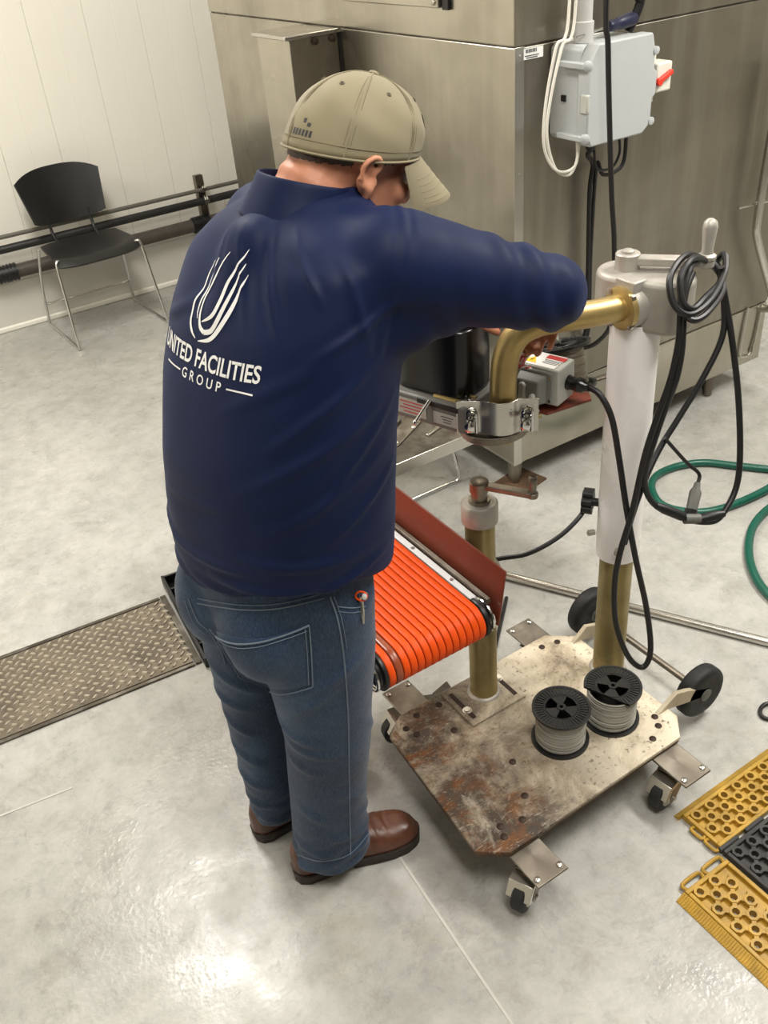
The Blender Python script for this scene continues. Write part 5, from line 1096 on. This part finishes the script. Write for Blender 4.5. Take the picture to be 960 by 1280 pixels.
hell((0.094, 0, -0.060), (0.012, 0.026, 0.006)); hell((0.091, 0, -0.072), (0.012, 0.024, 0.007)); hell((-0.045, 0, -0.02), (0.05, 0.058, 0.06))
bm_.capsule(H(-0.030, 0, -0.02), (0.645, 1.280, 1.430), 0.062, 0.068); bm_.capsule((0.645, 1.28, 1.43), (0.60, 1.27, 1.33), 0.068, 0.09)
for s in (-1, 1):
    ER_ = Matrix.Rotation(rad(14)*s, 3, 'Z')
    hell((-0.006, s*0.081, -0.012), (0.016, 0.0065, 0.027), ER_)
    rim = [(-0.002, 0.080, -0.032), (-0.012, 0.084, -0.026), (-0.021, 0.089, -0.010), (-0.022, 0.091, 0.006), (-0.012, 0.091, 0.018), (0.002, 0.088, 0.021), (0.011, 0.083, 0.014), (0.011, 0.079, 0.002)]
    bm_.tube([H(x, s*y, z) for x, y, z in rim], 0.0052, 10, smooth=4)
    hell((-0.001, s*0.080, -0.036), (0.009, 0.006, 0.010)); hell((0.012, s*0.078, -0.014), (0.005, 0.006, 0.008))
bm_.capsule((0.60, 1.27, 1.33), (0.53, 1.262, 0.95), 0.11, 0.12); bm_.capsule((0.60, 1.27, 1.35), SR, 0.06, 0.05); bm_.capsule((0.60, 1.27, 1.35), SL, 0.06, 0.05)
bm_.capsule((0.52, 1.26, 0.95), (0.505, 1.19, 0.80), 0.10, 0.08); bm_.capsule((0.52, 1.26, 0.95), (0.48, 1.34, 0.80), 0.10, 0.08)
bm_.capsule((0.51, 1.18, 0.80), (0.513, 1.188, 0.46), 0.075, 0.055); bm_.capsule((0.513, 1.188, 0.46), (0.487, 1.224, 0.09), 0.05, 0.036)
bm_.capsule((0.475, 1.345, 0.80), (0.455, 1.368, 0.46), 0.075, 0.055); bm_.capsule((0.455, 1.368, 0.46), (0.455, 1.385, 0.09), 0.05, 0.036)
for A_, B_, C_ in ((SR, ER, WR), (SL, EL, WL)): bm_.capsule(A_, B_, 0.05, 0.042); bm_.capsule(B_, C_, 0.042, 0.028)
nails = []
def hand(W, d, n, side, curl):
    d = Vector(d).normalized(); n = Vector(n); n = (n - d*n.dot(d)).normalized(); s = n.cross(d)*side     # s points to the thumb side
    W = Vector(W); kn = [(0.028, 0.084, 0.068, 0.0088), (0.009, 0.088, 0.076, 0.0090), (-0.010, 0.084, 0.070, 0.0086), (-0.028, 0.076, 0.055, 0.0078)]
    for so, fo, ln, r in kn:
        K = W + d*fo + s*so; bm_.capsule(W + d*0.008 + s*so*0.65, K, 0.0145, 0.0115)
        c1, c2, c3 = curl; p = K; a = 0
        for fr, c in ((0.45, c1), (0.32, c2), (0.23, c3)):
            a += c; q = p + (d*math.cos(a) + n*math.sin(a))*ln*fr; bm_.capsule(p, q, r, r*0.92, 12, 3); p = q
        nails.append((p - (d*math.cos(a)+n*math.sin(a))*0.002 - (n*math.cos(a)-d*math.sin(a))*r*0.78, d*math.cos(a)+n*math.sin(a), s))
    T0 = W + d*0.022 + s*0.024; T1 = T0 + d*0.030 + s*0.026 + n*0.012; T2 = T1 + d*0.030 + s*0.004 + n*0.014; T3 = T2 + d*0.022 - s*0.006 + n*0.010
    bm_.capsule(T0, T1, 0.0150, 0.0115); bm_.capsule(T1, T2, 0.0112, 0.0100); bm_.capsule(T2, T3, 0.0100, 0.0086)
    bm_.capsule(W - d*0.03, W + d*0.02, 0.025, 0.020)
hand(WR + V(0.004, 0.012, -0.008), (0.04, 0.42, -0.91), (-0.75, -0.45, -0.45), -1, (rad(35), rad(45), rad(30)))
hand(WL + V(0.008, -0.008, -0.003), (0.80, -0.50, -0.18), (-0.1, -0.1, -1), 1, (rad(12), rad(20), rad(15)))
body_me = voxel(bm_, 0.0036, 4, 0.5)
P = getP(body_me); N = getN(body_me); Rl = np.linalg.inv(np.array(HM)); Lh = (P - np.array(HO)) @ Rl.T
# eye sockets, temple hollow, neck creases
for s in (-1, 1): P = P - N*(0.006*np.exp(-(((Lh[:, 0]-0.094)/0.02)**2 + ((Lh[:, 1]-s*0.031)/0.016)**2 + ((Lh[:, 2]-0.002)/0.010)**2)))[:, None]
for s in (-1, 1): P = P - N*(0.0045*np.exp(-(((Lh[:, 0]+0.002)/0.008)**2 + ((Lh[:, 1]-s*0.088)/0.012)**2 + ((Lh[:, 2]+0.006)/0.013)**2)))[:, None]
nk = (Lh[:, 2] < 0.0) & (Lh[:, 0] < 0.02) & (np.abs(Lh[:, 1]) < 0.09) & (Lh[:, 2] > -0.12)
P = P + N*(nk*0.0016*np.sin(Lh[:, 2]*190 + Lh[:, 0]*60))[:, None]
setP(body_me, P)
# close-cropped hair below the cap, taken from the scalp surface
bp_ = [tuple(p.vertices) for p in body_me.polygons]; Lh = (P - np.array(HO)) @ Rl.T; N = getN(body_me)
def is_hair(i):
    x, y, zz = Lh[i]
    if zz > 0.035 or zz < -0.05: return False
    if abs(y) > 0.0795 and -0.03 < x < 0.02: return False
    if x < 0.0: return zz > -0.006 + 0.15*(x+0.06) and x < -0.026
    return 0.0 < x < 0.045 and zz > (0.010 + 0.10*x) and abs(y) > 0.04
hv = {}; hf = []
for f in bp_:
    if all(is_hair(i) for i in f):
        hf.append(tuple(hv.setdefault(i, len(hv)) for i in f))
hair_m = MB(); off = {i: P[i] + N[i]*0.0018 for i in hv}; hair_m.add([Vector(off[i]) for i in hv], hf)
rebase(body_me)
body = link_mesh('body', body_me, 'skin', man, angle=180); body['label'] = 'head, neck and hands of the man'
hair_m.build('hair', 'hair', man, fix=False, angle=180)
for s in (-1, 1):
    e = MB().ellipsoid(H(0.088, s*0.031, 0.001), (0.012, 0.012, 0.012), HM, 16, 10).build('eye', 'eye_white', body); MB().ellipsoid(H(0.0985, s*0.031, -0.001), (0.003, 0.0055, 0.0055), HM, 12, 8).build('iris', 'eye_dark', e)
    MB().tube([H(0.096, s*0.014, 0.020), H(0.100, s*0.030, 0.024), H(0.090, s*0.050, 0.019)], [0.003, 0.004, 0.002], 8, smooth=5).build('eyebrow', 'hair', body)
for p, dd, s in nails:
    MB().ellipsoid(p, (0.0055, 0.0045, 0.0014), Matrix((dd, s, dd.cross(s))).transposed(), 10, 6).build('fingernail', 'lip', body)
# ---- cap
cap = bpy.data.objects.new('cap', None); COL.objects.link(cap); cap.parent = man; BASE[cap] = BASE[man]; cap['label'] = 'olive baseball cap'
def capp(t, v, k=0.0):           # t around (0 front), v 0 rim .. 1 crown
    a, b = 0.109 + k, 0.0885 + k; zr = 0.020 + 0.018*math.cos(t) - 0.004*math.sin(t)**2
    r = (1 - v**2.3)**(1/2.2) if v < 1 else 0.0; ht = 0.122 + 0.010*math.cos(t)
    bul = 1 + 0.025*math.sin(PI*v)
    return (0.004 + a*r*math.cos(t)*bul + 0.008*v, b*r*math.sin(t)*bul, zr + (0.131 + k - zr)*v)
NT_, NV_ = 72, 22
vs = []; fs = []
for layer, k in ((0, 0.0), (1, -0.003)):
    for j in range(NV_+1):
        for i in range(NT_):
            t = 2*PI*i/NT_; v = 1-(1-j/NV_)**1.6 if False else math.sin(PI/2*j/NV_); v = min(v, 0.9995)
            x, y, zc = capp(t, v, k)
            wv_ = 0.0012*math.sin(5*t+3*v*4)*math.sin(PI*v) + 0.0010*math.sin(11*t+1+6*v)*(1-v)*v*2
            vs.append(H(x + wv_*math.cos(t), y + wv_*math.sin(t), zc))
M_n = (NV_+1)*NT_
for L0, flip in ((0, False), (M_n, True)):
    for j in range(NV_):
        for i in range(NT_):
            q = (L0+j*NT_+i, L0+j*NT_+(i+1) % NT_, L0+(j+1)*NT_+(i+1) % NT_, L0+(j+1)*NT_+i); fs.append(q[::-1] if flip else q)
for i in range(NT_): fs.append((i, M_n+i, M_n+(i+1) % NT_, (i+1) % NT_))
crown = MB().add(vs, fs).build('crown', 'cap_twill', cap, fix=False, angle=180)
for k in range(6):
    t = rad(30+60*k) if True else 0
    t = rad(0+60*k); pts = [H(*capp(t + 0.0, math.sin(PI/2*j/20)*0.9995, 0.0003)) for j in range(21)]
    MB().tube(pts, 0.0011, 6).build('panel_seam', 'cap_twill', crown)
    for dt in (-0.045, 0.045): MB().tube([H(*capp(t + dt*(1+j/40), math.sin(PI/2*j/20)*0.96, 0.0002)) for j in range(2, 19)], 0.0004, 5).build('seam_stitch', 'cap_dark', crown)
    te = rad(30+60*k); x, y, zc = capp(te, 0.80, 0.0008); 
    cpt = H(x, y, zc); nrm_ = (cpt - H(0, 0, 0.03)).normalized(); a_ = nrm_.orthogonal().normalized(); b_ = nrm_.cross(a_)
    MB().tube([cpt + (a_*math.cos(w0) + b_*math.sin(w0))*0.0030 for w0 in np.linspace(0, 2*PI, 13)[:-1]], 0.0010, 6, closed=True).build('eyelet', 'cap_dark', crown)
    MB().cyl(cpt - nrm_*0.001, cpt + nrm_*0.0004, 0.0018, seg=8).build('eyelet_hole', 'belt_dark', crown)
MB().tube([H(*capp(t, 0.0, 0.0006)) for t in np.linspace(0, 2*PI, 73)[:-1]], 0.0022, 6, closed=True).build('rim_binding', 'cap_twill', crown)
MB().tube([H(*capp(t, 0.13, 0.0003)) for t in np.linspace(0, 2*PI, 73)[:-1]], 0.0005, 5, closed=True).build('band_stitch', 'cap_dark', crown)
tx, ty, tz_ = capp(0, 0.9995); bt = H(0.012, 0, tz_ + 0.001); MB().ellipsoid(bt, (0.008, 0.008, 0.004), HM, 14, 8).build('top_button', 'cap_twill', crown)
# visor
vz = MB(); rows = []; nu, nv = 28, 10
for side_ in (0, 1):
    for j in range(nv+1):
        for i in range(nu+1):
            t = rad(-62 + 124*i/nu); x, y, zc = capp(t, 0.0, 0.001); v = j/nv
            ext = 0.084*math.cos(t*1.22)**0.55 if abs(t*1.22) < PI/2 else 0
            xx = x + ext*v; yy = y*(1 - 0.06*v); zz = zc + 0.004 - 0.052*v - 0.30*(yy*yy)/0.09*1.0*(0.5+0.5*v) + 0.004*v*v
            vz_p = V(xx, yy, zz - (0.0035 if side_ else 0)); rows.append(HO + HM @ vz_p)
W_ = nu+1; NNv = W_*(nv+1); fs = []
for j in range(nv):
    for i in range(nu):
        a = j*W_+i; fs.append((a, a+W_, a+W_+1, a+1)); fs.append((NNv+a, NNv+a+1, NNv+a+W_+1, NNv+a+W_))
bdr = [i for i in range(W_)] + [j*W_+nu for j in range(1, nv+1)] + [nv*W_+i for i in range(nu-1, -1, -1)] + [j*W_ for j in range(nv-1, 0, -1)]
for k in range(len(bdr)): a, b = bdr[k], bdr[(k+1) % len(bdr)]; fs.append((a, b, NNv+b, NNv+a))
visor = MB().add(rows, fs).build('visor', 'cap_twill', cap, angle=50)
for q in (0.35, 0.5, 0.65, 0.8, 0.92):
    pts = []
    for i in range(2, nu-1):
        j = q*nv; j0 = int(j); p = rows[j0*W_+i].lerp(rows[min(j0+1, nv)*W_+i], j-j0); pts.append(p + HM @ V(0, 0, 0.0002))
    MB().tube(pts, 0.0006, 5).build('visor_stitch', 'cap_twill', visor)
# dark emblem on the front panel, small dark mark at the back
def cap_patch(name, t0, t1, v0, v1, mat, k=0.0008):
    n_ = 6; g = [H(*capp(t0+(t1-t0)*i/n_, v0+(v1-v0)*j/n_, k)) for j in range(n_+1) for i in range(n_+1)]
    return MB().add(g, [(j*(n_+1)+i, j*(n_+1)+i+1, (j+1)*(n_+1)+i+1, (j+1)*(n_+1)+i) for j in range(n_) for i in range(n_)]).build(name, mat, crown, angle=180)
cap_patch('front_emblem', rad(-20), rad(20), 0.30, 0.62, 'belt_dark')
for k in range(6): cap_patch('back_mark', rad(186+4.0*k), rad(188.6+4.0*k), 0.16, 0.23, 'print_dark')
for k in range(3): cap_patch('back_mark', rad(189+6*k), rad(193+6*k), 0.27 + (0.03 if k == 1 else 0), 0.31 + (0.04 if k == 1 else 0), 'print_dark')
# ---- tool clipped in the front pocket
pt_ = onj(450, 752, 0.003); pe = onj(452, 778, 0.004)
if pt_ and pe:
    tl = thing('pocket_clip', 'metal clip with orange ring hooked on the right front jeans pocket', 'clip', tuple(pt_))
    MB().tube([pt_ + V(0, 0, 0.012), pt_, pt_.lerp(pe, 0.5) + V(-0.001, -0.002, 0), pe], [0.003, 0.004, 0.004, 0.002], 8, smooth=4).build('clip_body', 'bolt_steel', tl)
    rc = pt_ + V(0.0, -0.003, 0.014); MB().tube([rc + CR*0.010*math.cos(a) + V(0, 0, 0.010*math.sin(a)) for a in np.linspace(0, 2*PI, 17)[:-1]], 0.0018, 6, closed=True).build('ring', 'orange_belt', tl)
    MB().ellipsoid(rc + CR*0.006, (0.006, 0.004, 0.008), None, 12, 8).build('fob', 'frame_white', tl)
